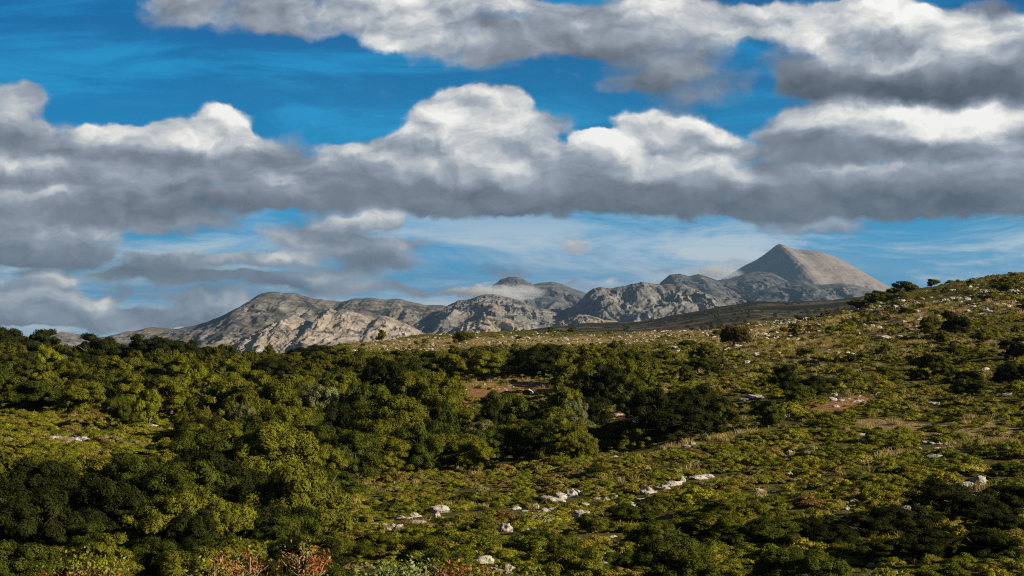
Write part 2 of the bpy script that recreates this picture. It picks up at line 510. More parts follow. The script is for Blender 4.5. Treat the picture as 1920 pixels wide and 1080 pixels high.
for _ in range(3):      # soften the kinks along the distance
    _tab[:, 1:-1] = 0.25 * _tab[:, :-2] + 0.5 * _tab[:, 1:-1] + 0.25 * _tab[:, 2:]


def ground_z(X, Y):
    X = np.asarray(X, float); Y = np.maximum(np.asarray(Y, float), 8.0)
    c = np.clip(960 + X / Y * F, _lc[0], _lc[-1])
    i = np.clip(np.searchsorted(_lc, c) - 1, 0, len(_lc) - 2)
    t = (c - _lc[i]) / (_lc[i + 1] - _lc[i])
    t = t * t * (3 - 2 * t) * 0.5 + t * 0.5
    f = np.clip((np.log(Y) - _ly[0]) / (_ly[1] - _ly[0]), 0, len(_ly) - 1.001)
    j = f.astype(int); s = f - j
    z = (_tab[i, j] * (1 - s) + _tab[i, j + 1] * s) * (1 - t) + (_tab[i + 1, j] * (1 - s) + _tab[i + 1, j + 1] * s) * t
    amp = smooth(15, 60, Y)
    z = z + amp * (0.75 * fbm(X / 42, Y / 42, 3) + 0.28 * fbm(X / 9 + 5, Y / 9, 3))
    return z + CAMZ


def at(col, row):
    """World point of the near land seen at a photo position."""
    Yv = np.geomspace(20, 900, 700)
    Xv = (col - 960) / F * Yv
    r = HROW - (ground_z(Xv, Yv) - CAMZ) / Yv * F
    k = np.argmax(r <= row) if (r <= row).any() else int(np.argmin(r))
    k = max(k, 1)
    return float(Xv[k]), float(Yv[k]), float(ground_z(Xv[k], Yv[k]))


def proj(X, Y, Z):
    return 960 + X / Y * F, HROW - (Z - CAMZ) / Y * F


def blob(c, r, cx, cy_, rx, ry, ang=0.0):
    a = math.radians(ang)
    dx = c - cx; dy = r - cy_
    u = dx * math.cos(a) + dy * math.sin(a); v = -dx * math.sin(a) + dy * math.cos(a)
    return np.exp(-((u / rx) ** 2 + (v / ry) ** 2))


SOIL = [(900, 735, 62, 20, -8), (1000, 728, 55, 12, 0), (1170, 770, 26, 34, 40), (1145, 735, 40, 9, 0), (1600, 752, 70, 14, -14), (1560, 768, 50, 10, -10),
        (1190, 800, 20, 16, 0)]
DRY = [(1840, 800, 80, 30, 10), (1680, 800, 120, 14, 5), (1760, 590, 160, 22, -12), (1560, 590, 120, 16, -10), (1450, 615, 110, 16, -6), (1300, 625, 120, 14, 0),
       (1000, 640, 260, 12, 0), (1450, 650, 140, 16, 0), (1700, 615, 160, 12, -8), (1850, 585, 120, 10, 0), (1820, 840, 90, 12, 0), (120, 824, 40, 6, 0), (1100, 830, 60, 8, -8), (1330, 825, 120, 8, -6), (760, 650, 120, 12, 0), (1600, 660, 180, 10, -8), (1880, 650, 90, 16, 0), (930, 720, 90, 20, 0)]


def masks(X, Y):
    """Red earth and dry straw cover of the near land, as places on it."""
    Z = ground_z(X, Y)
    c, r = proj(X, Y, Z)
    wob = fbm(X / 6, Y / 6, 3)
    soil = sum(blob(c, r, *b) for b in SOIL)
    dry = sum(blob(c, r, *b) for b in DRY)
    soil = smooth(0.35, 0.75, soil + 0.35 * wob)
    dry = smooth(0.25, 0.8, dry + 0.4 * fbm(X / 10 + 9, Y / 10, 4))
    return soil, dry


def build_ground():
    m, B = new_mat("dry_grass_and_earth")
    P = geo_pos(B)
    a1 = B.new("ShaderNodeAttribute", attribute_name="soil").outputs["Fac"]
    a2 = B.new("ShaderNodeAttribute", attribute_name="dry").outputs["Fac"]
    n1 = B.noise(P, 0.25, 6, 0.6)
    n2 = B.noise(P, 1.6, 5, 0.65)
    n3 = B.noise(P, 7.0, 4, 0.6)
    green = B.ramp(n2, [(0.3, (.035, .042, .008)), (0.5, (.085, .088, .016)), (0.7, (.17, .14, .05))])
    straw = B.ramp(n2, [(0.28, (.15, .10, .03)), (0.5, (.36, .26, .10)), (0.72, (.62, .46, .24))])
    red = B.ramp(n2, [(0.28, (.18, .085, .025)), (0.52, (.42, .22, .08)), (0.75, (.62, .41, .21))])
    f2 = B.rng(B.m('ADD', a2, B.m('MULTIPLY', B.m('SUBTRACT', n1, 0.5), 1.3)), 0.3, 0.8, 0.12, 0.9)
    col = B.mix(f2, green, straw)
    f1 = B.rng(B.m('ADD', a1, B.m('MULTIPLY', B.m('SUBTRACT', n2, 0.5), 1.7)), 0.4, 0.62, 0.0, 1.0)
    col = B.mix(f1, col, red)
    peb = B.rng(B.noise(P, 4.5, 3, 0.7), 0.60, 0.66, 0.0, 1.0)
    col = B.mix(B.m('MULTIPLY', peb, B.m('MAXIMUM', f2, f1)), col, (.62, .55, .44))
    col = B.v('MULTIPLY', col, B.rng(n3, 0.3, 0.7, 0.6, 1.3))
    h = B.m('ADD', B.m('MULTIPLY', n2, 0.6), B.m('MULTIPLY', n3, 0.35))
    finish(B, col, 0.95, bump(B, h, 0.7, 0.5), spec=0.05)
    Yv = np.concatenate([np.array([8.0]), np.geomspace(12, 1400, 520)])
    cv = np.concatenate([np.linspace(-1500, -520, 60), np.linspace(-500, 2420, 640), np.linspace(2440, 3400, 60)])
    CC, YY = np.meshgrid(cv, Yv)
    XX = (CC - 960) / F * YY
    ZZ = ground_z(XX, YY)
    soil, dry = masks(XX, YY)
    me = mesh_from("ground", np.stack([XX, YY, ZZ], -1).reshape(-1, 3), grid_faces(*XX.shape), m, attrs={"soil": soil, "dry": dry})
    tag(link("ground", me), kind="structure")


build_ground()


# ------------------------------------------------------------------ the far plain and the mountains
def rock_mat(name, dark, mid, light, veg, sc, vegamt, tan, tanamt):
    m, B = new_mat(name)
    P = geo_pos(B)
    n1 = B.noise(P, sc * 0.35, 5, 0.6)
    n2 = B.noise(P, sc * 0.9, 8, 0.68)
    n3 = B.noise(B.v('MULTIPLY', P, (0.7, 0.7, 3.2)), sc * 1.1, 9, 0.68, 0.6)
    nz = B.new("ShaderNodeNewGeometry").outputs["Normal"]
    sz = B.new("ShaderNodeSeparateXYZ"); B.put(sz.inputs[0], nz)
    base = B.ramp(n3, [(0.28, dark), (0.48, mid), (0.70, light)])
    base = B.mix(B.rng(n1, 0.5 - tanamt, 0.72 - tanamt, 0, 1), base, B.ramp(n3, [(0.25, tuple(c * 0.45 for c in tan)), (0.6, tan)]))
    vg = B.m('ADD', n2, B.m('MULTIPLY', B.m('SUBTRACT', n1, 0.5), -0.5))
    col = B.mix(B.rng(vg, 0.55 - vegamt, 0.66 - vegamt, 0.0, 0.85), base, veg)
    h = B.m('ADD', B.m('MULTIPLY', n2, 0.7), B.m('MULTIPLY', n3, 0.35))
    finish(B, col, 0.95, bump(B, h, 0.9, 0.55 / sc * 0.06), spec=0.05)
    return m


def crest(pts, c):
    p = np.array(pts, float)
    xs, ys = p[:, 0], p[:, 1]
    return np.interp(c, xs, ys)


def mountain(name, pts, Yk, front, back, mat, foot, seed, spur=0.5, rough=0.03, jag=1.0, res=(620, 200), pw=(0.9, 2.0), rib=None):
    c0, c1 = pts[0][0], pts[-1][0]
    cv = np.linspace(c0, c1, res[0])
    tv = np.concatenate([-(np.linspace(1, 0, res[1]) ** 1.25), np.linspace(0.05, 1, 24)])
    CC, TT = np.meshgrid(cv, tv)
    YY = Yk + np.where(TT < 0, TT * front, TT * back)
    s = np.where(TT < 0, -TT, TT)
    km = Yk / F * 100           # metres in 100 photo px at the crest
    XX = (CC - 960) / F * Yk
    wx = XX / km + 0.35 * fbm(XX / km * 0.8 + seed, YY / km * 0.8, 3)
    wy = YY / km * 0.55
    sp = ridged(wx * 1.15 + seed, wy * 0.45 + seed, 4, 0.45)
    zf = (HROW - foot) / F * Yk
    cr = crest(pts, CC) + jag * 3.0 * fbm(CC / 22 + seed, CC * 0 + seed, 5, 0.62)
    zc = (HROW - cr) / F * Yk
    pw_ = pw[0] + (pw[1] - pw[0]) * (0.5 - spur * sp)
    prof = np.clip(1 - s, 0, 1) ** np.clip(pw_, 0.45, 3.2)
    h = np.maximum(zc - zf, 0) * prof * (1 - 0.30 * np.minimum(1, s * 5) * smooth(.55, -.25, sp) * (spur > .4))
    env = np.minimum(1, s * 6) * np.clip(1 - s, 0, 1) ** 0.5 * np.minimum(1, np.maximum(zc - zf, 0) / (0.25 * km))
    h = h + env * km * rough * (4.2 * (ridged(wx * 3.6 + 3 + .5 * fbm(wx * 2, wy * 2, 2), wy * 1.5 + seed, 6, 0.55) - 0.35) + 1.6 * (ridged(wx * 2.0 + 9, wy * 4.5 + seed, 5, 0.6) - 0.35))
    h = h + env * km * rough * 1.2 * fbm(wx * 14, wy * 22 + seed, 4, 0.6)
    if rib:      # a sharp arete running down towards the viewer: steep on its left, long and smooth on its right
        rc = rib[0] + (rib[1] - rib[0]) * s + 5 * fbm(s * 6, s * 0 + 3, 3)
        dd = CC - rc
        h = h + rib[2] * km * (4 * s * np.clip(1 - s, 0, 1)) ** 0.9 * np.where(dd < 0, np.exp(dd / 45), np.exp(-dd / 110)) * np.clip(prof * 1.6, 0, 1)
    ZZ = zf + h
    me = mesh_from(name, np.stack([XX, YY, ZZ + CAMZ], -1).reshape(-1, 3), grid_faces(*XX.shape), mat)
    o = link(name, me)
    tag(o, kind="structure")
    return o


GREY = dict(dark=(.055, .052, .048), mid=(.15, .14, .125), light=(.42, .40, .37))
M_left = rock_mat("grey_scrub_slope", (.06, .056, .048), (.14, .13, .11), (.33, .305, .27), (.030, .032, .022), 0.010, 0.02, (.30, .225, .15), -0.02)
M_tan = rock_mat("pale_limestone_slope", (.12, .105, .085), (.29, .25, .20), (.52, .47, .41), (.05, .048, .034), 0.012, 0.01, (.38, .315, .24), 0.07)
M_rock = rock_mat("grey_limestone_crag", (.08, .077, .073), (.17, .165, .155), (.38, .365, .345), (.030, .036, .032), 0.012, 0.03, (.32, .25, .18), -0.04)
M_blue = rock_mat("blue_mountain_painted_shade", (.055, .058, .06), (.12, .12, .12), (.25, .24, .23), (.04, .048, .052), 0.008, 0.06, (.20, .155, .12), -0.06)  # blue shade on these slopes is mixed into the rock and scrub colours
M_peak = rock_mat("bare_brown_peak", (.22, .19, .17), (.29, .255, .23), (.37, .33, .30), (.15, .14, .13), 0.004, -0.04, (.38, .31, .25), 0.03)

mountain("mountain", [(1180, 640), (1300, 560), (1340, 532), (1372, 512), (1400, 496), (1418, 487), (1432, 478), (1444, 469), (1455, 460), (1462, 457), (1470, 459), (1480, 464), (1495, 468), (1512, 468), (1535, 471),
                      (1560, 479), (1590, 493), (1620, 511), (1645, 527), (1668, 541), (1700, 556), (1760, 580), (1850, 612), (1950, 640)],
         15000, 4200, 3000, M_peak, 640, 3.1, spur=0.22, rough=0.0045, jag=0.3, pw=(1.0, 1.5), res=(620, 260), rib=(1460, 1410, .17))
mountain("mountain", [(860, 640), (880, 600), (905, 556), (925, 534), (940, 523), (955, 519), (970, 519), (985, 525), (1000, 533), (1015, 530), (1035, 528), (1055, 533), (1075, 541),
                      (1100, 550), (1140, 572), (1180, 600), (1230, 640)], 12500, 2600, 2500, M_blue, 640, 8.2, spur=0.5, rough=0.012, jag=0.3, res=(360, 160))
mountain("mountain", [(1150, 640), (1200, 570), (1225, 545), (1240, 528), (1256, 515), (1275, 513), (1292, 518), (1310, 514), (1325, 518), (1345, 526), (1370, 522), (1395, 514), (1420, 508),
                      (1445, 511), (1465, 520), (1490, 534), (1530, 548), (1580, 560), (1640, 575), (1720, 600), (1800, 640)], 12000, 2600, 2500, M_blue, 640, 5.7, spur=0.6, rough=0.014, jag=0.4)
mountain("mountain", [(1280, 640), (1330, 600), (1370, 570), (1400, 552), (1440, 540), (1470, 530), (1490, 525), (1505, 526), (1530, 534), (1550, 533), (1575, 530), (1600, 534), (1630, 541),
                      (1665, 550), (1700, 558), (1780, 590), (1880, 640)], 10200, 1900, 2000, M_blue, 640, 1.9, spur=0.6, rough=0.014, jag=0.4)
mountain("mountain", [(60, 690), (180, 645), (235, 622), (262, 619), (285, 613), (310, 616), (335, 616), (360, 612), (385, 604), (415, 592), (440, 580), (465, 566), (482, 555), (492, 549),
                      (510, 547), (535, 549), (552, 549), (566, 554), (590, 560), (620, 563), (640, 566), (665, 560), (690, 558), (720, 561), (745, 560), (770, 566), (800, 572), (830, 572),
                      (860, 577), (890, 590), (940, 610), (1040, 660)], 8600, 2700, 2500, M_left, 690, 6.3, spur=0.5, rough=0.020, jag=0.8, res=(760, 240))
mountain("mountain", [(700, 690), (760, 620), (790, 600), (815, 590), (840, 572), (860, 563), (885, 560), (905, 552), (925, 551), (945, 556), (965, 560), (985, 568), (1005, 577), (1030, 580),
                      (1055, 580), (1078, 574), (1092, 560), (1102, 548), (1112, 541), (1135, 539), (1155, 538), (1172, 535), (1190, 530), (1205, 528), (1218, 531), (1240, 535), (1255, 532),
                      (1275, 531), (1295, 537), (1320, 548), (1345, 556), (1365, 555), (1385, 561), (1405, 566), (1440, 576), (1500, 598), (1600, 660)], 8200, 2300, 2500, M_rock, 675, 2.4,
         spur=0.6, rough=0.034, jag=1.3, res=(760, 240))
mountain("mountain", [(330, 690), (400, 655), (440, 642), (480, 622), (515, 606), (535, 594), (552, 592), (570, 599), (590, 606), (602, 590), (612, 580), (620, 577), (632, 583), (655, 583),
                      (675, 588), (700, 600), (715, 592), (735, 596), (760, 606), (785, 618), (805, 628), (830, 640), (900, 690)], 6900, 1500, 1500, M_tan, 690, 9.4,
         spur=0.6, rough=0.030, jag=1.3, res=(560, 200))
mountain("mountain", [(740, 690), (800, 650), (840, 622), (870, 606), (895, 600), (915, 592), (940, 596), (975, 604), (1005, 612), (1040, 607), (1065, 597), (1085, 590), (1105, 592), (1140, 600),
                      (1180, 606), (1220, 610), (1280, 622), (1400, 690)], 6200, 1300, 1300, M_tan, 690, 4.8, spur=0.6, rough=0.030, jag=1.2, res=(560, 180))
mountain("mountain", [(20, 660), (70, 640), (100, 626), (118, 622), (140, 630), (200, 655), (260, 690)], 9500, 1500, 1500, M_left, 680, 7.7, res=(120, 80))


def build_plain():
    """The scrub plain, cloud shade put into its dark colours, between the plateau and the mountains, rising to the right."""
    m, B = new_mat("scrub_plain_painted_shade")
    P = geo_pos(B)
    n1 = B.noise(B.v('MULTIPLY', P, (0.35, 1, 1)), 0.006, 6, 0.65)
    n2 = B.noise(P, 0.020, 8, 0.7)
    c = B.ramp(n1, [(0.40, (.022, .024, .011)), (0.5, (.060, .054, .028)), (0.58, (.16, .125, .07))])  # the cloud shadow over the plain is painted into these dark scrub tones
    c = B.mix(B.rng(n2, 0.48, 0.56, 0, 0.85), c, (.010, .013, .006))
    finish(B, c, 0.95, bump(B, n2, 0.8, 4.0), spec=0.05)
    cols = [-900, 200, 600, 800, 900, 1000, 1100, 1200, 1300, 1400, 1480, 1560, 1620, 1680, 1740, 1900, 2600]
    crs = [720, 700, 680, 660, 636, 616, 606, 602, 584, 567, 566, 563, 555, 547, 540, 525, 500]
    cv = np.linspace(-900, 2600, 560)
    Yv = np.geomspace(700, 5600, 200)
    CC, YY = np.meshgrid(cv, Yv)
    XX = (CC - 960) / F * YY
    r = np.interp(CC, cols, crs)
    r = r + 2.2 * fbm(CC / 60, CC * 0 + 2.2, 4, 0.6)
    Yc = 3400.0
    zc = (HROW - r) / F * Yc
    z0 = -42.0 + 0 * XX
    t = np.clip((YY - 1100) / (Yc - 1100), 0, 1)
    ZZ = np.where(YY < Yc, z0 + (zc - z0) * t ** 1.1, zc - 0.09 * (YY - Yc))
    ZZ = ZZ + smooth(700, 1500, YY) * (YY / 3400) * (16 * fbm(XX / 380, YY / 520, 6, 0.6) * np.where(YY < Yc, 1 - t ** 6, 1))
    ZZ = np.maximum(ZZ, -118)
    global PLAIN_Z
    PLAIN_Z = (cv, Yv, ZZ + CAMZ)
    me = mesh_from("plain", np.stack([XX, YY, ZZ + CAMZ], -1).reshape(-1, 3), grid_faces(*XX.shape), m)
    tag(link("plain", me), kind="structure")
    # valley floor out to the horizon
    m2, B2 = new_mat("valley_floor")
    nn = B2.noise(geo_pos(B2), 0.002, 6, 0.6)
    finish(B2, B2.ramp(nn, [(0.35, (.03, .035, .02)), (0.6, (.10, .085, .055))]), 0.95, spec=0.05)
    g = np.linspace(-1, 1, 41)
    gx, gy = np.meshgrid(g * 24000, g * 24000 + 4000)
    me = mesh_from("valley_floor", np.stack([gx, gy, -125 + CAMZ - 520 * smooth(7500, 22000, np.hypot(gx, gy))], -1).reshape(-1, 3), grid_faces(41, 41), m2)
    tag(link("valley_floor_terrain", me), kind="structure")


build_plain()

# ------------------------------------------------------------------ foliage
R = np.random.RandomState(11)


def dirs(n, rs, up=-0.25):
    z = rs.uniform(up, 1, n); a = rs.rand(n) * 2 * np.pi
    s = np.sqrt(np.maximum(0, 1 - z * z))
    return np.stack([s * np.cos(a), s * np.sin(a), z], -1)


def leaf_quads(pos, nrm, size, rs, asp=1.7):
    """Small pointed leaves (kite shaped quads) at pos facing nrm."""
    n = len(pos)
    t = rs.normal(size=(n, 3))
    t -= (t * nrm).sum(1, keepdims=True) * nrm
    t /= np.linalg.norm(t, axis=1, keepdims=True) + 1e-9
    b = np.cross(nrm, t)
    sz = np.asarray(size).reshape(-1, 1) * rs.uniform(0.65, 1.3, (n, 1))
    bend = nrm * sz * rs.uniform(-0.15, 0.25, (n, 1))
    q = np.stack([pos - t * sz * asp * .5, pos + b * sz * .5 + bend, pos + t * sz * asp * .5, pos - b * sz * .5 + bend], 1)
    return q.reshape(-1, 3), np.arange(4 * n).reshape(n, 4)


def ico():
    p = (1 + 5 ** .5) / 2
    v = np.array([(-1, p, 0), (1, p, 0), (-1, -p, 0), (1, -p, 0), (0, -1, p), (0, 1, p), (0, -1, -p), (0, 1, -p), (p, 0, -1), (p, 0, 1), (-p, 0, -1), (-p, 0, 1)], float)
    v /= np.linalg.norm(v[0])
    f = [(0, 11, 5), (0, 5, 1), (0, 1, 7), (0, 7, 10), (0, 10, 11), (1, 5, 9), (5, 11, 4), (11, 10, 2), (10, 7, 6), (7, 1, 8), (3, 9, 4), (3, 4, 2), (3, 2, 6), (3, 6, 8),
         (3, 8, 9), (4, 9, 5), (2, 4, 11), (6, 2, 10), (8, 6, 7), (9, 8, 1)]
    return v, f


def subdiv(v, f, k):
    v = [tuple(x) for x in v]
    for _ in range(k):
        cache = {}; nf = []

        def mid(a, b):
            key = (min(a, b), max(a, b))
            if key not in cache:
                m = np.array(v[a]) + np.array(v[b]); m /= np.linalg.norm(m)
                cache[key] = len(v); v.append(tuple(m))
            return cache[key]
        for a, b, c in f:
            x, y, z = mid(a, b), mid(b, c), mid(c, a)
            nf += [(a, x, z), (b, y, x), (c, z, y), (x, y, z)]
        f = nf
    return np.array(v), f


ICO0 = ico()
ICO1 = subdiv(*ICO0, 1)
ICO3 = subdiv(*ICO0, 3)


def clumps_mesh(name, cen, rad, nleaf, lsize, mat, rs, core=0.72, flat=0.85, up=-0.35, jit=0.55):
    """Leafy clumps: a shaded twiggy core and a skin of leaves round each centre."""
    P, N, S = [], [], []
    mid = cen.mean(0)
    for c, r in zip(cen, rad):
        n = max(8, int(nleaf * (r / rad.mean()) ** 2))
        out = c - mid; out[2] = max(out[2], 0) + 0.25
        out /= np.linalg.norm(out) + 1e-9
        d = dirs(n, rs, -0.5) * 1.0 + out * 0.45
        d /= np.linalg.norm(d, axis=1, keepdims=True)
        rr = r * rs.uniform(0.72, 1.12, (n, 1)) * (1 + 0.22 * np.sin(d[:, :1] * 7 + c[0] * 3) * np.cos(d[:, 1:2] * 6 + c[1]))
        P.append(c + d * rr * np.array([1, 1, flat]))
        nn = d + rs.normal(size=(n, 3)) * jit
        N.append(nn / np.linalg.norm(nn, axis=1, keepdims=True))
        S.append(np.full(n, lsize))
    P = np.concatenate(P); N = np.concatenate(N); S = np.concatenate(S)
    co, fa = leaf_quads(P, N, S, rs)
    # cores (quads made of doubled-corner triangles are avoided: each core face is a quad of two triangles' worth)
    v, f = ICO0
    cv, cf = [], []
    for k, (c, r) in enumerate(zip(cen, rad)):
        vv = c + v * (r * core) * rs.uniform(0.8, 1.15, (len(v), 1)) * np.array([1, 1, flat])
        cv.append(vv)
        cf += [(a + 12 * k, b + 12 * k, c_ + 12 * k) for a, b, c_ in f]
    cv = np.concatenate(cv); cf = np.array(cf)
    me = bpy.data.meshes.new(name)
    allv = np.concatenate([co, cv]).astype(np.float32)
    nq, nt = len(fa), len(cf)
    me.vertices.add(len(allv)); me.loops.add(nq * 4 + nt * 3); me.polygons.add(nq + nt)
    me.vertices.foreach_set("co", allv.ravel())
    me.loops.foreach_set("vertex_index", np.concatenate([fa.ravel(), (cf + len(co)).ravel()]).astype(np.int32))
    ls = np.concatenate([np.arange(nq) * 4, nq * 4 + np.arange(nt) * 3]).astype(np.int32)
    me.polygons.foreach_set("loop_start", ls)
    me.update(calc_edges=True)
    me.materials.append(mat)
    return me


def crown_points(rs, w, h, n, r0, r1, lobes=6, squat=0.55):
    """Clump centres over a crown built of several overlapping boughs; the crown spans w by h, base at z = 0."""
    L = []
    for k in range(lobes):
        a = k / lobes * 2 * np.pi + rs.uniform(-.4, .4)
        q = rs.uniform(0.30, 0.62) if k else 0.0
        L.append((q * w / 2 * math.cos(a), q * w / 2 * math.sin(a), h * rs.uniform(0.26, 0.62) if k else h * .62, w * rs.uniform(.17, .34), h * rs.uniform(.22, .42)))
    P = []
    for (x, y, z, rw, rh) in L:
        d = dirs(max(3, n // lobes), rs, -0.55)
        P.append(np.array([x, y, z]) + d * np.array([rw, rw, rh]) * rs.uniform(.75, 1.0, (len(d), 1)))
    P = np.concatenate(P)
    P[:, 2] = np.clip(P[:, 2], r0 * .6, None)
    return P, rs.uniform(r0, r1, len(P))


TINTS = {  # name -> leaf colour
    'dark': (.030, .036, .007), 'olive': (.138, .142, .014), 'bright': (.18, .195, .014), 'grey': (.165, .175, .065), 'brown': (.082, .055, .016), 'deep': (.070, .084, .010),
    'straw': (.34, .29, .08),
}


def leaf_mat(name, source, stops=None):
    m, B = new_mat(name)
    oi = B.new("ShaderNodeObjectInfo")
    tc = B.new("ShaderNodeTexCoord")
    n = B.noise(tc.outputs["Object"], 1.6, 3, 0.6)
    n2 = B.noise(tc.outputs["Object"], 9.0, 2, 0.6)
    if source == 'object':
        c = oi.outputs["Color"]
    elif source == 'random':
        P = B.new("ShaderNodeObjectInfo").outputs["Location"]
        patch = B.noise(P, 0.055, 3, 0.6)
        rr = B.m('ADD', B.m('MULTIPLY', oi.outputs["Random"], 0.55), B.m('MULTIPLY', B.rng(patch, 0.3, 0.7, 0, 1), 0.45))
        c = B.ramp(rr, stops)
    else:
        c = source
    f = B.m('ADD', B.rng(n, 0.3, 0.7, 0.55, 1.35), B.m('MULTIPLY', B.m('SUBTRACT', n2, 0.5), 0.9))
    c = B.v('MULTIPLY', c, B.v('MULTIPLY', f, (1, 1, 1)) if False else f)
    finish(B, c, 0.7, trans=0.12, spec=0.04)
    return m


M_LEAF = leaf_mat("evergreen_leaves", 'object')
M_SHRUB = leaf_mat("garrigue_leaves", 'random', [(0.0, (0.067, 0.073, 0.011)), (0.2, (0.150, 0.168, 0.017)), (0.42, (0.265, 0.275, 0.022)), (0.62, (0.330, 0.300, 0.036)), (0.76, (0.270, 0.190, 0.055)), (0.88, (0.330, 0.315, 0.120)), (1.0, (0.43, 0.35, 0.12))])
M_FARTREE = leaf_mat("distant_leaves", 'random', [(0.0, (.045, .052, .008)), (0.5, (.095, .10, .010)), (1.0, (.16, .15, .018))])
mB, _b = new_mat("bark")
_n = _b.noise(_b.new("ShaderNodeTexCoord").outputs["Object"], 6, 4, 0.6)
finish(_b, _b.ramp(_n, [(0.3, (.05, .04, .03)), (0.7, (.20, .17, .13))]), 0.9, bump(_b, _n, .6, .05))
M_BARK = mB


def tube(co, fa, pts, rad, sides=6):
    """Append a tapered tube along pts to lists of vertices and quads."""
    base = len(co)
    pts = [Vector(p) for p in pts]
    for i, (p, r) in enumerate(zip(pts, rad)):
        t = (pts[min(i + 1, len(pts) - 1)] - pts[max(i - 1, 0)]).normalized()
        a = t.orthogonal().normalized(); b = t.cross(a)
        for k in range(sides):
            th = 2 * math.pi * k / sides
            co.append(tuple(p + (a * math.cos(th) + b * math.sin(th)) * r))
    for i in range(len(pts) - 1):
        for k in range(sides):
            k2 = (k + 1) % sides
            fa.append((base + i * sides + k, base + i * sides + k2, base + (i + 1) * sides + k2, base + (i + 1) * sides + k))


def trunk_mesh(rs, h, w, seed):
    co, fa = [], []
    rnd = random.Random(seed)
    top = Vector((rnd.uniform(-.2, .2), rnd.uniform(-.2, .2), h * .38))
    tube(co, fa, [(0, 0, -0.5), (0.02, 0, 0.0), top * .55 + Vector((rnd.uniform(-.1, .1), 0, 0)), top], [.30, .24, .19, .16])
    for k in range(6):
        a = k / 6 * 2 * math.pi + rnd.uniform(-.4, .4)
        s = top * rnd.uniform(.6, 1.0)
        e = Vector((math.cos(a) * w * .33, math.sin(a) * w * .33, h * rnd.uniform(.5, .75)))
        m_ = (s + e) / 2 + Vector((rnd.uniform(-.2, .2), rnd.uniform(-.2, .2), rnd.uniform(.0, .3)))
        tube(co, fa, [s, m_, e], [.12, .08, .03], 5)
        for q in range(2):
            e2 = m_ + Vector((math.cos(a + q * 1.6 - .8), math.sin(a + q * 1.6 - .8), .7)) * w * .16
            tube(co, fa, [m_, (m_ + e2) / 2 + Vector((0, 0, .1)), e2], [.06, .04, .02], 4)
    return mesh_from("trunk", co, fa, M_BARK)


# tree kinds: unit crowns 6 m wide and 5 m high, sitting 0.7 m up
TREES = []
for k in range(6):
    rs = np.random.RandomState(100 + k)
    cen, rad = crown_points(rs, 5.5, 5.0, 72, .36, .82, lobes=[6, 7, 5, 8, 6, 7][k])
    cen[:, 2] += 0.05
    TREES.append((clumps_mesh("crown", cen, rad, 430, .085, M_LEAF, rs, core=.66, jit=.26), trunk_mesh(rs, 5.2, 5.2, k)))
FAR = []
for k in range(4):
    rs = np.random.RandomState(200 + k)
    cen, rad = crown_points(rs, 5.3, 4.8, 48, .6, .95, lobes=6)
    FAR.append(clumps_mesh("crown", cen, rad, 170, .17, M_FARTREE, rs, jit=.4))
SHRUBS_O, SHRUBS_I = [], []
for k in range(12):
    rs = np.random.RandomState(300 + k)
    n = [16, 20, 12, 18, 14, 22, 10, 9, 24, 13, 7, 19][k]
    a = rs.rand(n) * 2 * np.pi; q = np.sqrt(rs.rand(n)) * .46
    cen = np.stack([q * np.cos(a), q * np.sin(a), .14 + .36 * (1 - (q / .5) ** 2) * rs.uniform(.5, 1.1, n)], -1)
    rad = rs.uniform(.07, .24, n)
    cen[:, 0] *= rs.uniform(.75, 1.25); cen[:, 2] *= rs.uniform(.8, 1.5)
    for lst, mt in ((SHRUBS_O, M_LEAF), (SHRUBS_I, M_SHRUB)):
        rs2 = np.random.RandomState(400 + k)
        lst.append(clumps_mesh("shrub", cen, rad, 170, .034, mt, rs2, core=.66, jit=.42))

# ------------------------------------------------------------------ where things stand, in words
MARKS = [
    ("the red earth clearing", 930, 735), ("the long white ledge on the slope", 1035, 962), ("the slanting white rocks", 1250, 912), ("the leaning white rock", 828, 960),
    ("the red earth bank", 1600, 750), ("the round tree on the slope", 1440, 775), ("the broad twin oaks", 1270, 775), ("the tall oak wall", 740, 800),
    ("the pale stony opening", 140, 822), ("the red leaved bush", 860, 1060), ("the bare twigged red bush", 450, 1050), ("the left bottom corner", 40, 1060), ("the right bottom corner", 1880, 1050),
    ("the white boulder pair", 1690, 962), ("the stony spur top", 1620, 585), ("the left skyline", 150, 640), ("the lone skyline tree", 1750, 525), ("the dark hillside oak", 1790, 615),
    ("the browning oak", 1375, 630), ("the plateau rim", 870, 628), ("the right edge oaks", 1895, 705), ("the straw patch", 1820, 800), ("the grey green trees", 610, 720),
    ("the small stone row", 1765, 832), ("the stacked pale stones", 1120, 1058), ("the meadow corner", 680, 940), ("the dark gully", 1000, 850), ("the left mid wood", 330, 730),
    ("the yellow green crown", 90, 650), ("the dark oak crown", 430, 960), ("the hilltop stones", 1850, 550), ("the middle plateau", 1150, 640), ("the bright green crown", 525, 880),
    ("the steep oak bank", 560, 790), ("the pale scree", 1450, 620), ("the stones in the meadow", 750, 980), ("the left wood edge", 30, 760), ("the dark corner shade", 1650, 1040),
]
USED = {}


def where_words(c, r, k=0):
    d = sorted((math.hypot((c - x), 1.6 * (r - y)), n, x, y) for n, x, y in MARKS)
    dist, n, x, y = d[k]
    dx, dy = c - x, r - y
    if dist < 22:
        w = "beside"
    else:
        far = "well " if dist > 105 else ("" if dist > 55 else "just ")
        if abs(dx) > 1.6 * abs(dy):
            w = far + ("right of" if dx > 0 else "left of")
        elif dy < 0:
            w = far + ("above" if abs(dx) < 0.5 * abs(dy) else ("above and right of" if dx > 0 else "above and left of"))
        else:
            w = far + ("below" if abs(dx) < 0.5 * abs(dy) else ("below and right of" if dx > 0 else "below and left of"))
    return w + " " + n


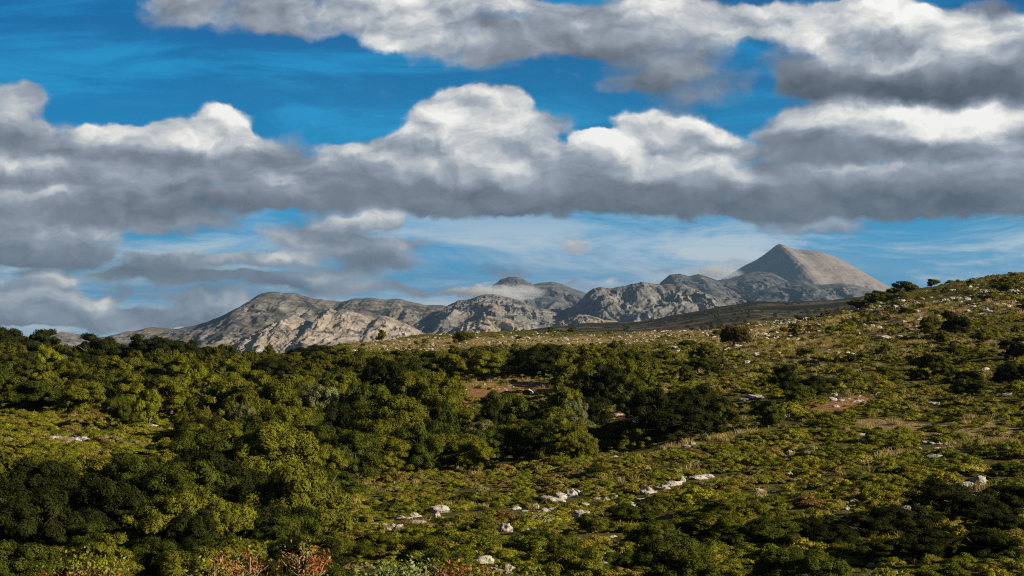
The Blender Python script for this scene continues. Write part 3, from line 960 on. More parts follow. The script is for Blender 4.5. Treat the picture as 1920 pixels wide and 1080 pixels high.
STINT = {'dark': (0.086, 0.099, 0.010), 'deep': (0.147, 0.173, 0.012), 'olive': (0.271, 0.246, 0.024), 'bright': (0.320, 0.320, 0.024), 'brown': (0.271, 0.178, 0.050), 'grey': (0.308, 0.308, 0.123), 'straw': (0.554, 0.443, 0.123)}
TWORD = {'dark': "dark green", 'olive': "olive green", 'bright': "bright green", 'grey': "pale grey green", 'brown': "brownish", 'deep': "deep green", 'straw': "straw coloured"}


def label_for(first, noun, c, r, wpx, hpx):
    size = "very large" if wpx > 150 else "large" if wpx > 95 else "medium" if wpx > 60 else "small" if wpx > 30 else "tiny"
    asp = hpx / max(wpx, 1)
    shape = "tall" if asp > 1.15 else "rounded" if asp > .8 else "broad" if asp > .5 else "low"
    best = None
    for k in range(14):
        t = " ".join(f"{size} {shape} {first} {noun} {where_words(c, r, k)}".split())
        if len(t.split()) > 16:
            t = t.replace(" well ", " ").replace(" just ", " ")
        if len(t.split()) > 16:
            t = t.replace("very ", "")
        if len(t.split()) > 16:
            t = t.replace(f" {shape} ", " ", 1)
        if len(t.split()) > 16:
            continue
        best = best or t
        if t not in USED:
            USED[t] = 1
            return t
    return best

# ------------------------------------------------------------------ trees read off the photograph: column, row of the top, width in pixels, distance, tint
KEY = [
    (15, 610, 110, 340, 'dark'), (75, 616, 90, 345, 'dark'), (175, 624, 100, 320, 'dark'), (225, 632, 70, 335, 'dark'), (285, 622, 110, 330, 'dark'), (350, 634, 80, 340, 'dark'),
    (398, 646, 80, 345, 'dark'), (92, 640, 64, 262, 'bright'), (40, 660, 90, 270, 'dark'), (165, 660, 100, 265, 'dark'), (508, 643, 24, 500, 'dark'), (458, 655, 50, 420, 'olive'),
    (560, 648, 60, 420, 'dark'), (596, 644, 70, 400, 'dark'), (645, 650, 70, 370, 'olive'), (690, 658, 80, 320, 'olive'), (240, 662, 90, 262, 'olive'), (340, 668, 90, 250, 'olive'),
    (372, 676, 50, 235, 'bright'), (430, 672, 90, 260, 'olive'), (500, 668, 100, 270, 'dark'), (70, 702, 130, 205, 'deep'), (150, 706, 110, 200, 'olive'), (250, 700, 110, 205, 'olive'),
    (320, 692, 110, 205, 'olive'), (405, 700, 130, 195, 'olive'), (280, 722, 70, 185, 'bright'), (225, 735, 60, 180, 'deep'), (500, 700, 120, 190, 'olive'), (455, 722, 110, 170, 'olive'),
    (600, 706, 90, 205, 'grey'), (640, 690, 100, 230, 'olive'), (570, 690, 90, 235, 'olive'), (455, 740, 60, 160, 'grey'), (720, 665, 110, 250, 'dark'), (785, 660, 90, 292, 'deep'),
    (850, 660, 90, 292, 'olive'), (905, 655, 90, 292, 'olive'), (940, 665, 70, 292, 'olive'), (1020, 640, 120, 292, 'dark'), (1060, 660, 70, 292, 'olive'), (990, 652, 70, 292, 'dark'),
    (1105, 662, 80, 235, 'olive'), (1170, 668, 90, 225, 'olive'), (1130, 680, 90, 205, 'dark'), (1175, 700, 80, 196, 'deep'),
    (655, 735, 110, 160, 'dark'), (730, 728, 150, 146, 'olive'), (780, 790, 110, 138, 'deep'), (560, 745, 110, 165, 'olive'), (600, 790, 120, 145, 'deep'), (660, 800, 110, 138, 'olive'),
    (715, 812, 120, 132, 'olive'), (500, 780, 110, 145, 'olive'), (820, 745, 100, 165, 'deep'), (840, 800, 90, 150, 'dark'), (890, 805, 110, 148, 'deep'), (940, 725, 100, 190, 'deep'),
    (915, 755, 80, 180, 'dark'), (965, 780, 100, 160, 'olive'), (1020, 785, 100, 158, 'deep'), (1075, 775, 90, 160, 'grey'), (1055, 720, 80, 195, 'olive'), (1110, 790, 70, 156, 'olive'),
    (1155, 782, 110, 155, 'olive'), (1195, 800, 60, 150, 'olive'), (1080, 740, 60, 180, 'grey'), (830, 700, 100, 210, 'olive'), (760, 690, 110, 215, 'olive'), (690, 700, 90, 205, 'deep'),
    (1228, 722, 110, 150, 'dark'), (1310, 714, 125, 152, 'dark'), (1275, 752, 150, 143, 'dark'), (1345, 752, 60, 148, 'deep'), (1440, 750, 66, 146, 'deep'), (1480, 682, 80, 182, 'dark'), (1528, 700, 84, 177, 'dark'), (1505, 716, 60, 174, 'deep'),
    (1375, 606, 62, 340, 'brown'), (1430, 690, 34, 240, 'dark'), (1340, 676, 46, 255, 'dark'), (1660, 700, 40, 205, 'deep'), (1590, 660, 34, 235, 'dark'), (1700, 590, 36, 330, 'dark'), (1240, 655, 44, 330, 'dark'), (1290, 638, 36, 380, 'dark'), (1525, 611, 34, 345, 'dark'), (1488, 628, 24, 330, 'dark'), (1320, 640, 60, 300, 'olive'), (1310, 668, 70, 262, 'deep'), (1590, 598, 30, 345, 'dark'), (1620, 545, 5, 500, 'dark'),
    (1790, 590, 62, 252, 'dark'), (1765, 676, 46, 190, 'deep'), (1738, 662, 60, 205, 'dark'), (1808, 700, 76, 176, 'dark'), (1902, 632, 64, 205, 'dark'), (1905, 674, 96, 163, 'dark'),
    (1822, 724, 88, 155, 'deep'), (1750, 520, 26, 455, 'dark'), (1677, 534, 34, 470, 'dark'), (1612, 566, 44, 440, 'dark'), (1650, 548, 46, 455, 'dark'), (1700, 548, 50, 430, 'dark'), (1640, 560, 40, 440, 'dark'),
    (1890, 552, 56, 345, 'dark'), (1850, 566, 34, 330, 'dark'),
    (716, 617, 20, 640, 'dark'), (870, 619, 38, 560, 'dark'), (1033, 611, 16, 760, 'dark'), (1072, 612, 14, 740, 'dark'), (1010, 640, 30, 420, 'dark'), (852, 645, 34, 420, 'dark'), (905, 648, 50, 400, 'dark'),
    # near rows
    (60, 852, 130, 106, 'olive'), (180, 850, 160, 100, 'olive'), (300, 842, 120, 108, 'olive'), (400, 826, 110, 118, 'deep'), (480, 815, 120, 118, 'olive'), (525, 845, 120, 104, 'bright'),
    (240, 922, 190, 82, 'deep'), (430, 906, 160, 84, 'dark'), (120, 950, 110, 80, 'olive'), (35, 965, 110, 76, 'olive'), (350, 930, 90, 88, 'deep'), (290, 1000, 130, 66, 'deep'), (520, 925, 90, 92, 'olive'),
    (570, 900, 90, 100, 'olive'), (640, 885, 110, 112, 'deep'), (610, 945, 90, 88, 'grey'), (170, 1010, 90, 64, 'olive'), (700, 1000, 100, 70, 'olive'),
    (1785, 962, 190, 72, 'dark'), (1870, 985, 130, 68, 'dark'), (1370, 966, 130, 76, 'olive'), (1295, 992, 110, 70, 'olive'), (1475, 985, 110, 72, 'olive'), (1560, 1030, 120, 64, 'dark'), (1400, 1020, 120, 66, 'deep'),
    (1650, 1052, 110, 60, 'deep'), (1500, 1040, 100, 64, 'deep'), (1890, 905, 80, 92, 'deep'), (1010, 1008, 100, 70, 'deep'), (1110, 990, 90, 76, 'olive'), (1190, 975, 110, 80, 'deep'), (900, 995, 80, 78, 'olive'),
    (840, 975, 60, 84, 'deep'), (1290, 1040, 110, 62, 'deep'), (1240, 1000, 130, 68, 'deep'), (1340, 985, 150, 69, 'olive'), (1440, 1000, 140, 66, 'deep'), (1540, 1000, 120, 67, 'dark'),
    (1620, 1010, 120, 66, 'dark'), (1700, 985, 150, 68, 'dark'), (1900, 945, 120, 76, 'dark'), (1490, 1050, 120, 58, 'dark'), (1730, 1030, 140, 60, 'dark'), (1850, 1040, 150, 59, 'dark'), (1170, 1050, 100, 60, 'deep'),
    (1060, 1040, 100, 62, 'deep'), (60, 1030, 130, 60, 'deep'), (370, 1000, 120, 64, 'dark'), (520, 990, 110, 68, 'deep'), (640, 1010, 110, 66, 'deep'),
]


def wood(c, r):
    """How wooded the ground at a photo position is (0..1)."""
    f = smooth(640, 590, c) * smooth(672, 690, r)
    f = f * (1 - 0.95 * np.clip(blob(c, r, 150, 812, 190, 40) * 1.6, 0, 1))
    f = f * (1 - 0.9 * np.clip(blob(c, r, 95, 700, 60, 14) * 1.6, 0, 1))
    mid = smooth(560, 640, c) * smooth(1235, 1200, c) * smooth(684, 705, r) * smooth(915 - (c - 640) * 0.09, 893 - (c - 640) * 0.09, r)
    mid = mid * (1 - np.clip(blob(c, r, 960, 735, 130, 24) * 1.8, 0, 1)) * (1 - np.clip(blob(c, r, 1165, 765, 50, 50) * 1.8, 0, 1))
    bot = smooth(1095, 1130, r) * 0.8
    return np.clip(f + mid + bot, 0, 1)


rnd = random.Random(5)
trees = []        # X, Y, width m, height m, tint, keyed
for (c, top, wpx, Yk, tint) in KEY:
    X = (c - 960) / F * Yk
    zg = float(ground_z(X, Yk))
    h = (HROW - top) / F * Yk + CAMZ - zg
    w = wpx / F * Yk
    trees.append([X, Yk, w, max(h, w * .45), tint, True])
# fill the wooded ground
tries = 0
grid = {}


def near_other(X, Y, rad):
    gx_, gy_ = int(X // 8), int(Y // 8)
    for i in range(gx_ - 1, gx_ + 2):
        for j in range(gy_ - 1, gy_ + 2):
            for (x, y, q) in grid.get((i, j), ()):
                if (x - X) ** 2 + (y - Y) ** 2 < (rad + q) ** 2:
                    return True
    return False


def put(X, Y, q):
    grid.setdefault((int(X // 8), int(Y // 8)), []).append((X, Y, q))


for t in trees:
    put(t[0], t[1], t[2] * .36)
cand = []
for k in range(26000):
    Y = math.exp(rnd.uniform(math.log(52), math.log(480)))
    if rnd.random() > (Y / 480) ** 1.0 + 0.12:
        continue
    c = rnd.uniform(-260, 2180)
    cand.append(((c - 960) / F * Y, Y, c))
ca = np.array(cand)
zr = ground_z(ca[:, 0], ca[:, 1])
rr_ = HROW - (zr - CAMZ) / ca[:, 1] * F
wd = wood(ca[:, 2], rr_)
for (X, Y, c), f, r in zip(cand, wd, rr_):
    if rnd.random() > f:
        continue
    w = rnd.uniform(3.4, 6.6) if Y > 75 else rnd.uniform(2.6, 4.4)
    sp__ = .36 if Y < 120 or c < 480 else .43
    if near_other(X, Y, w * sp__):
        continue
    put(X, Y, w * sp__)
    h = w * rnd.uniform(.66, .95)
    if any(a_ - w * 200 / Y * 3 < c < b_ + w * 200 / Y * 3 and r > t_ and r - h / Y * F < u_ for a_, b_, t_, u_ in ((855, 1050, 712, 748), (1140, 1200, 735, 790), (1380, 1420, 735, 760), (1560, 1650, 730, 775))):
        continue
    if -60 < c < 370 and r > 765 and r - h / Y * F < 838:
        continue
    if r > 1080:      # along the bottom edge keep the tops where the photograph has them
        h = min(h, max(1.2, (r - rnd.uniform(985, 1050)) / F * Y))
        w = min(w, h * 1.7)
    if c > 440 and c < 640 and r < 700:
        h = min(h, 3.2)
    if r > 1075 and c > 1150 or r > 1180:
        trees.append([X, Y, w, h, rnd.choice(['dark', 'deep', 'dark', 'deep']), False])
        continue
    trees.append([X, Y, w, h, rnd.choices(['olive', 'deep', 'dark', 'bright', 'grey', 'brown'], [30, 32, 30, 6 if Y > 115 else 0, 2 if Y > 150 else 0, 1.5 if Y > 160 else 0])[0], False])
# scattered small dark trees and junipers over the open hill and plateau
for k in range(150):
    Y = rnd.uniform(150, 600)
    c = rnd.uniform(620 if Y > 300 else 1250, 2300)
    X = (c - 960) / F * Y
    w = rnd.uniform(1.4, 3.4) * (1 if Y < 350 else .75)
    if near_other(X, Y, w * .5):
        continue
    put(X, Y, w * .4)
    trees.append([X, Y, w, w * rnd.uniform(.5, .85), rnd.choice(['dark', 'dark', 'deep', 'olive']), False])

# ------------------------------------------------------------------ shrubs of the open ground
ROCKS = [   # column, row, width, height in photograph pixels
    (705, 983, 18, 6), (720, 984, 14, 6), (752, 972, 24, 9), (778, 967, 22, 8), (787, 980, 28, 10), (748, 988, 10, 10), (828, 956, 26, 16), (820, 968, 12, 12), (730, 995, 8, 6),
    (1036, 938, 36, 13), (1052, 934, 20, 12), (1070, 929, 22, 13), (1083, 925, 16, 14), (968, 954, 14, 7), (1003, 952, 14, 9), (985, 961, 12, 6), (1022, 964, 32, 15), (1046, 960, 34, 16),
    (1092, 969, 28, 15), (1112, 974, 20, 16), (1098, 948, 14, 6), (1078, 953, 12, 6), (948, 993, 22, 14), (926, 992, 10, 7), (990, 1000, 11, 13), (1001, 999, 11, 12), (1118, 936, 11, 6),
    (1138, 936, 11, 6), (1181, 953, 26, 15), (1202, 958, 7, 6), (1214, 922, 24, 12), (1242, 915, 20, 10), (1262, 908, 22, 13), (1280, 901, 10, 11), (1205, 938, 18, 5), (1159, 896, 7, 5),
    (1312, 897, 22, 10), (1328, 893, 18, 8), (1424, 921, 14, 5), (1448, 922, 7, 6), (1428, 934, 6, 5), (1252, 967, 9, 7), (910, 1052, 28, 18), (954, 1068, 15, 20), (928, 1070, 20, 12),
    (1092, 1062, 20, 13), (1115, 1056, 16, 14), (1131, 1053, 15, 18), (1150, 1008, 12, 6), (1480, 891, 12, 6), (1614, 815, 9, 6), (1481, 850, 12, 6), (1589, 955, 10, 8), (1600, 946, 10, 10),
    (1659, 968, 15, 15), (1680, 961, 22, 14), (1700, 957, 16, 15), (1712, 945, 18, 6), (1735, 996, 16, 12), (1822, 937, 22, 16), (1830, 915, 14, 8), (1842, 906, 11, 9), (1806, 914, 8, 7),
    (1880, 888, 26, 8), (1864, 887, 12, 7), (1734, 831, 10, 5), (1748, 832, 9, 5), (1760, 833, 9, 5), (1774, 834, 10, 5), (1790, 834, 9, 5), (1745, 857, 14, 6), (1765, 859, 16, 5),
    (1812, 956, 9, 6), (1636, 1062, 13, 11), (100, 822, 14, 8), (112, 824, 12, 6), (138, 827, 26, 9), (155, 824, 18, 8), (143, 818, 9, 5), (286, 798, 11, 6), (92, 683, 10, 6), (65, 700, 11, 6),
    (8, 699, 9, 5), (862, 734, 14, 7), (850, 736, 12, 8), (1420, 747, 34, 8), (1395, 750, 18, 6), (1750, 757, 18, 7), (1560, 720, 14, 5), (1885, 742, 26, 5), (1287, 838, 14, 6), (1298, 833, 10, 5),
    (1400, 680, 12, 5), (1440, 690, 10, 5), (1660, 634, 26, 7), (1690, 632, 16, 5), (1848, 692, 14, 5), (1735, 612, 24, 4),
]
rk = []
for (c, r, w, h) in ROCKS:
    X, Y, Z = at(c, r + h * .35)
    rk.append((X, Y, Z, 1.25 * w / F * Y, 1.15 * h / F * Y, c, r, w, True))
# limestone scattered over the stony ground
BAND = [(1580, 586, 46, 10, -12, 1.0), (1650, 577, 50, 7, -10, 1.0), (1690, 572, 60, 10, -8, .8), (1800, 560, 70, 7, -10, 1.0), (1870, 545, 60, 10, -6, .8), (1880, 570, 60, 10, 0, .6),
        (1460, 622, 70, 14, -10, .8), (1500, 600, 80, 8, -8, .8), (1700, 608, 120, 8, -6, .5), (1000, 636, 300, 12, 0, .35), (1250, 625, 180, 14, -4, .5), (770, 655, 120, 10, 0, .4),
        (1850, 585, 90, 6, -4, .6), (1400, 640, 200, 30, -6, .10), (1700, 650, 200, 20, 0, .05), (1340, 650, 60, 10, 0, .4), (1760, 845, 60, 14, 6, .2), (1240, 930, 120, 30, -12, .012),
        (1050, 950, 90, 24, -6, .015), (760, 980, 60, 12, -4, .02), (1840, 920, 50, 24, 0, .03), (1000, 725, 90, 10, 0, .3), (1180, 770, 30, 40, 0, .25), (1600, 750, 60, 14, 0, .25), (1680, 960, 50, 20, 0, .02)]
rcand = []
rs = np.random.RandomState(21)
Yc_ = np.exp(rs.uniform(math.log(70), math.log(800), 90000)); cc_ = rs.uniform(560, 2100, 90000)
Xc_ = (cc_ - 960) / F * Yc_; Zc_ = ground_z(Xc_, Yc_); rc_ = HROW - (Zc_ - CAMZ) / Yc_ * F
pr = np.zeros_like(cc_)
for (bx, by, brx, bry, an, am) in BAND:
    pr = np.maximum(pr, am * blob(cc_, rc_, bx, by, brx, bry, an))
keep = rs.rand(90000) < pr * (0.25 + 0.75 * smooth(-.1, .35, fbm(Xc_ / 7, Yc_ / 7, 3)))
stones = []
for X, Y, Z, c, r in zip(Xc_[keep], Yc_[keep], Zc_[keep], cc_[keep], rc_[keep]):
    s = 0.28 + 0.5 * rs.rand() ** 2.5 * (1.6 if Y > 250 else 1)
    stones.append((X, Y, Z, s * rs.uniform(1, 1.7), s * rs.uniform(.5, .9), c, r, s / Y * F, False))
stones.sort(key=lambda q: -q[3] / q[1])
n_ind = 285 - len(rk)
rocks_all = rk + stones[:n_ind]
rubble = stones[n_ind:]

sh = []
rs = np.random.RandomState(33)
N = 170000
Ys = np.exp(rs.uniform(math.log(54), math.log(820), N)); cs = rs.uniform(-220, 2140, N)
Xs = (cs - 960) / F * Ys; Zs = ground_z(Xs, Ys); rws = HROW - (Zs - CAMZ) / Ys * F
soil_, dry_ = masks(Xs, Ys)
wd_ = wood(cs, rws)
size = (.30 + 1.0 * rs.rand(N) ** 1.8) * (1 + .55 * (cs < 420) * (rws > 745) * (rws < 900)) * (0.9 + 0.25 * smooth(90, 300, Ys)) * (1 + 1.0 * (rs.rand(N) < .06)) * (1 - .25 * smooth(350, 600, Ys))
# candidates are uniform in log distance and column: thin them to an even cover per area
sp_ = 0.52 + 0.0040 * np.maximum(Ys - 60, 0)
dens_area = 1.0 / sp_ ** 2
samp_area = N / (math.log(820 / 54) * 2360 / F * Ys ** 2)
pk = dens_area / samp_area * (1 - .93 * soil_) * (1 - .58 * dry_) * (1 - .7 * wd_)
pk *= 0.22 + 1.3 * smooth(-.30, .20, fbm(Xs / 7, Ys / 7 + 3, 3))
pk *= 1 - .62 * smooth(1600, 1720, cs) * smooth(582, 560, rws)
ok = rs.rand(N) < pk
rkx = np.array([(q[0], q[1], q[3], q[5], q[6], q[7]) for q in rk])
for X, Y, Z, s, c, r in zip(Xs[ok], Ys[ok], Zs[ok], size[ok], cs[ok], rws[ok]):
    d = (np.abs(rkx[:, 3] - c) < rkx[:, 5] * .5 + s / Y * F * .5) & (Y < rkx[:, 1] + s * .3 + .2) & (Y > rkx[:, 1] - (2.2 + s * 2.6))
    if d.any():
        continue
    if r > 1055:
        s = min(s, .8)
    sh.append((X, Y, Z, s, c, r))
big = np.array([(t[0], t[1], t[2]) for t in trees if t[5] and t[0] / t[1] * F > 240 and t[1] > 140])
sh = [q for q in sh if q[3] < .7 or not (np.hypot(big[:, 0] - q[0], big[:, 1] - q[1]) < big[:, 2] * .5 + 2.5).any()]
sh.sort(key=lambda q: -q[3] / q[1] * (1.0 if -10 < q[4] < 1930 and q[5] < 1095 else 0.01))
sh_ind, sh_rest = sh[:285], sh[285:]
print("trees", len(trees), "shrubs", len(sh), "rocks", len(rocks_all), "rubble", len(rubble))

# ------------------------------------------------------------------ build the trees: the 290 that show largest stand alone, the far rest is one wood


def shows(t):
    c, r = proj(t[0], t[1], ground_z(t[0], t[1]) + t[3])
    inside_ = -30 < c < 1950 and r < 1078
    return (t[2] * t[3]) ** .5 / t[1] * (1 if inside_ else .01) * (1.6 if t[5] else 1)


trees.sort(key=lambda t: -shows(t))
solo, mass = trees[:292], trees[292:]
for i, (X, Y, w, h, tint, key) in enumerate(solo):
    cm, tm = TREES[rnd.randrange(len(TREES))]
    zg = float(ground_z(X, Y))
    e = bpy.data.objects.new("evergreen_tree", None)
    e.empty_display_size = 0.5
    COL.objects.link(e)
    e.location = (X, Y, zg - .15)
    e.rotation_euler = (0, 0, rnd.uniform(0, 6.28))
    e.scale = (w / 5.9, w / 5.9 * rnd.uniform(.9, 1.1), (h + .15) / 5.35)
    cr = link("crown", cm, e); tk = link("trunk", tm, e)
    v = rnd.uniform(.82, 1.2)
    cr.color = (*[q * v for q in TINTS[tint]], 1)
    c, r = proj(X, Y, zg + h * .5)
    wpx, hpx = w / Y * F, h / Y * F
    noun = "oak tree" if h > 3.4 else "small tree" if h > 2.2 else "juniper bush"
    tag(e, label_for(TWORD[tint], noun, c, r, wpx, hpx), "tree" if h > 2.2 else "bush", "trees and tall bushes of the hillside wood" if key or Y < 480 and c < 1240 else "trees and bushes scattered over the open hill")

# ------------------------------------------------------------------ stuff scattered with geometry nodes on one object


def scatter(name, items, meshes, kind_label):
    """One object: points with a size and turn, each carrying one of the meshes."""
    n = len(items)
    me = bpy.data.meshes.new(name)
    me.vertices.add(n)
    me.vertices.foreach_set("co", np.array([(q[0], q[1], q[2]) for q in items], np.float32).ravel())
    a = me.attributes.new("sc", 'FLOAT_VECTOR', 'POINT')
    a.data.foreach_set("vector", np.array([q[3] for q in items], np.float32).ravel())
    rr = np.random.RandomState(n)
    b = me.attributes.new("turn", 'FLOAT_VECTOR', 'POINT')
    rot = np.zeros((n, 3), np.float32); rot[:, 2] = rr.rand(n) * 6.28; rot[:, :2] = rr.normal(size=(n, 2)) * .08
    b.data.foreach_set("vector", rot.ravel())
    k = me.attributes.new("pick", 'INT', 'POINT')
    k.data.foreach_set("value", rr.randint(0, len(meshes), n).astype(np.int32))
    o = link(name, me)
    ng = bpy.data.node_groups.new(name + "_scatter", 'GeometryNodeTree')
    ng.interface.new_socket("Geometry", in_out='INPUT', socket_type='NodeSocketGeometry')
    ng.interface.new_socket("Geometry", in_out='OUTPUT', socket_type='NodeSocketGeometry')
    gi = ng.nodes.new("NodeGroupInput"); go = ng.nodes.new("NodeGroupOutput")
    jn = ng.nodes.new("GeometryNodeJoinGeometry")

    def attr(nm, ty):
        q = ng.nodes.new("GeometryNodeInputNamedAttribute"); q.data_type = ty
        q.inputs[0].default_value = nm
        return q.outputs[0]
    sc = attr("sc", 'FLOAT_VECTOR'); tn = attr("turn", 'FLOAT_VECTOR'); pk_ = attr("pick", 'INT')
    for i, m_ in enumerate(meshes):
        src = bpy.data.objects.new(name + "_kind", m_)       # never linked: only a source of shape
        oi = ng.nodes.new("GeometryNodeObjectInfo"); oi.inputs[0].default_value = src
        oi.inputs["As Instance"].default_value = True
        ip = ng.nodes.new("GeometryNodeInstanceOnPoints")
        cmpn = ng.nodes.new("FunctionNodeCompare"); cmpn.data_type = 'INT'; cmpn.operation = 'EQUAL'
        ng.links.new(pk_, cmpn.inputs[2]); cmpn.inputs[3].default_value = i
        ng.links.new(gi.outputs[0], ip.inputs["Points"])
        ng.links.new(cmpn.outputs[0], ip.inputs["Selection"])
        ng.links.new(oi.outputs["Geometry"], ip.inputs["Instance"])
        ng.links.new(tn, ip.inputs["Rotation"]); ng.links.new(sc, ip.inputs["Scale"])
        ng.links.new(ip.outputs[0], jn.inputs[0])
    ng.links.new(jn.outputs[0], go.inputs[0])
    md = o.modifiers.new("scatter", 'NODES'); md.node_group = ng
    tag(o, kind_label, None, None, "stuff")
    return o


scatter("woodland", [(X, Y, float(ground_z(X, Y)) - .2, (w / 5.9, w / 5.9, h / 5.0)) for (X, Y, w, h, t_, k_) in mass], FAR, "evergreen wood and bushes standing thinly beyond the nearer trees")
scatter("undergrowth", [(X, Y, Z - .04, (s * 1.15, s * 1.15, s * (.42 + .42 * ((i * 37) % 100) / 100))) for i, (X, Y, Z, s, c, r) in enumerate(sh_rest)], SHRUBS_I, "low green and brown scrub covering the slopes")

# ------------------------------------------------------------------ nearest cushions of scrub, one by one
for i, (X, Y, Z, s, c, r) in enumerate(sh_ind):
    s = min(s, 1.5)
    pat = float(fbm(X / 9, Y / 9 + 40, 3)) + rnd.uniform(-.35, .35)
    tint = 'dark' if pat < -.38 else 'deep' if pat < -.18 else 'olive' if pat < .08 else 'bright' if pat < .30 else 'brown' if pat < .42 else 'grey' if pat < .55 else 'straw'
    if (c > 1150 and r > 975 or r > 1010) and tint in ('grey', 'straw', 'brown', 'bright'):
        tint = rnd.choice(['dark', 'deep', 'olive'])
    o = link("shrub", SHRUBS_O[rnd.randrange(12)])
    hh = rnd.uniform(.45, .9)
    o.location = (X, Y, Z - .04); o.rotation_euler = (0, 0, rnd.uniform(0, 6.28)); o.scale = (s * 1.15, s * 1.15, s * hh)
    v = rnd.uniform(.8, 1.2)
    o.color = (*[q * v for q in STINT[tint]], 1)
    wpx = s / Y * F
    tag(o, label_for(TWORD[tint], "cushion shrub", c, r, wpx * 1.6, wpx * .75 * hh * 1.6), "shrub", "low shrubs of the near slope")

# ------------------------------------------------------------------ limestone
mR, Bk = new_mat("white_limestone")
tco = Bk.new("ShaderNodeTexCoord").outputs["Object"]
na = Bk.noise(tco, 2.2, 6, .65); nb = Bk.noise(tco, 9, 5, .7)
crk = Bk.ramp(na, [(.30, (.13, .115, .10)), (.42, (.38, .35, .30)), (.60, (.62, .58, .52))])
crk = Bk.mix(Bk.rng(nb, .60, .72, 0, .7), crk, (.16, .15, .13))
finish(Bk, crk, .9, bump(Bk, Bk.m('ADD', na, Bk.m('MULTIPLY', nb, .5)), .9, .12), spec=.1)
M_ROCK = mR
from mathutils import noise as mnoise
RK = []
for k in range(7):
    v, f = ICO3
    off = Vector((k * 7.3, k * 3.1, k * 1.7))
    out = []
    st = [(1.4, .8, .7), (1.2, 1, .8), (1, 1, .9), (1.5, .7, .6), (1.1, .8, 1.0), (1.3, 1.0, .6), (1, .8, 1.1)][k]
    for p in v:
        q = Vector(p)
        d = 1 + .38 * mnoise.noise(q * 1.3 + off) + .20 * mnoise.noise(q * 3.1 + off) + .09 * mnoise.noise(q * 7 + off)
        cell = mnoise.cell(q * 2.1 + off)
        d *= 1 + .14 * cell
        out.append((q.x * d * .5 * st[0], q.y * d * .5 * st[1], q.z * d * .5 * st[2]))
    RK.append(mesh_from("rock", np.array(out), np.array(f), M_ROCK, smooth_shade=False))
for i, (X, Y, Z, w, h, c, r, wpx, key) in enumerate(rocks_all):
    o = link("limestone_rock", RK[rnd.randrange(7)])
    o.location = (X, Y, Z + h * (.26 if key else .12))
    o.rotation_euler = (rnd.uniform(-.25, .25), rnd.uniform(-.2, .2), rnd.uniform(-.5, .5))
    o.scale = (w * .85, w * rnd.uniform(.5, .8), h * 1.35)
    hpx = h / Y * F
    tag(o, label_for("white limestone", "rock" if wpx > 9 else "stone", c, r, wpx * 4, hpx * 4), "rock", "white limestone rocks of the slope" if key else "pale stones strewn over the stony ground")
if rubble:
    scatter("rubble", [(X, Y, Z, (w, w * .8, h * 1.2)) for (X, Y, Z, w, h, c, r, q, k) in rubble], RK[:4], "small pale stones strewn over the stony ground")

# ------------------------------------------------------------------ dry grass between the shrubs, scrub on the far plain
mG, Bg = new_mat("dry_grass")
finish(Bg, Bg.ramp(Bg.new("ShaderNodeObjectInfo").outputs["Random"], [(0, (.16, .17, .03)), (.45, (.42, .33, .11)), (1, (.60, .47, .22))]), .8, trans=.25, spec=.05)
TUFT = []
for k in range(3):
    rs = np.random.RandomState(700 + k)
    n = 46
    a = rs.rand(n) * 2 * np.pi; q = rs.rand(n) * .30
    b0 = np.stack([q * np.cos(a), q * np.sin(a), q * 0], -1)
    d = rs.normal(size=(n, 3)) * .35; d[:, 2] = 1
    tip = b0 + d * rs.uniform(.18, .42, (n, 1))
    sd_ = np.cross(d, rs.normal(size=(n, 3))); sd_ /= np.linalg.norm(sd_, axis=1, keepdims=True)
    co = np.stack([b0 - sd_ * .012, b0 + sd_ * .012, tip + sd_ * .004, tip - sd_ * .004], 1).reshape(-1, 3)
    TUFT.append(mesh_from("tuft", co, np.arange(4 * n).reshape(n, 4), mG, smooth_shade=False))
rs = np.random.RandomState(71)
N = 60000
Ys = np.exp(rs.uniform(math.log(55), math.log(420), N)); cs = rs.uniform(-150, 2070, N)
Xs = (cs - 960) / F * Ys; Zs = ground_z(Xs, Ys); rws = HROW - (Zs - CAMZ) / Ys * F
so_, dr_ = masks(Xs, Ys)
pk = (0.16 + 0.55 * dr_) * smooth(-.1, .3, fbm(Xs / 8 + 50, Ys / 8, 3)) * (1 - .8 * so_) * (1 - .9 * wood(cs, rws)) * smooth(40, 260, Ys)
ok = rs.rand(N) < pk * 1.6
gs = rs.uniform(.8, 1.7, ok.sum()) * (1 + .5 * smooth(150, 400, Ys[ok]))
scatter("dry_grass", [(x, y, z - .02, (s_, s_, s_ * .9)) for x, y, z, s_ in zip(Xs[ok], Ys[ok], Zs[ok], gs)], TUFT, "straw coloured dry grass between the shrubs")
print("tufts", ok.sum())
pc, py_, pz = PLAIN_Z
rs = np.random.RandomState(72)
N = 9000
ii = rs.randint(40, len(py_) - 1, N); jj = rs.randint(60, len(pc) - 1, N)
yy = py_[ii]; xx = (pc[jj] - 960) / F * yy; zz = pz[ii, jj]
okp = (yy > 1150) & (yy < 3600) & (rs.rand(N) < 0.15 + smooth(-.1, .3, fbm(xx / 260, yy / 260, 4)))
ws = rs.uniform(3, 9, N)
scatter("plain_scrub", [(x, y, z - .3, (w_ / 5.9, w_ / 5.9, w_ / 8)) for x, y, z, w_ in zip(xx[okp], yy[okp], zz[okp], ws[okp])], FAR[:2], "dark scrub dotted over the far shaded plain")

# ------------------------------------------------------------------ the red and yellow bushes along the bottom edge
def flat_mat(name, a, b):
    m, B = new_mat(name)
    n = B.noise(B.new("ShaderNodeTexCoord").outputs["Object"], 5, 3, .6)
    finish(B, B.ramp(n, [(.3, a), (.7, b)]), .5, trans=.2, spec=.3)
    return m


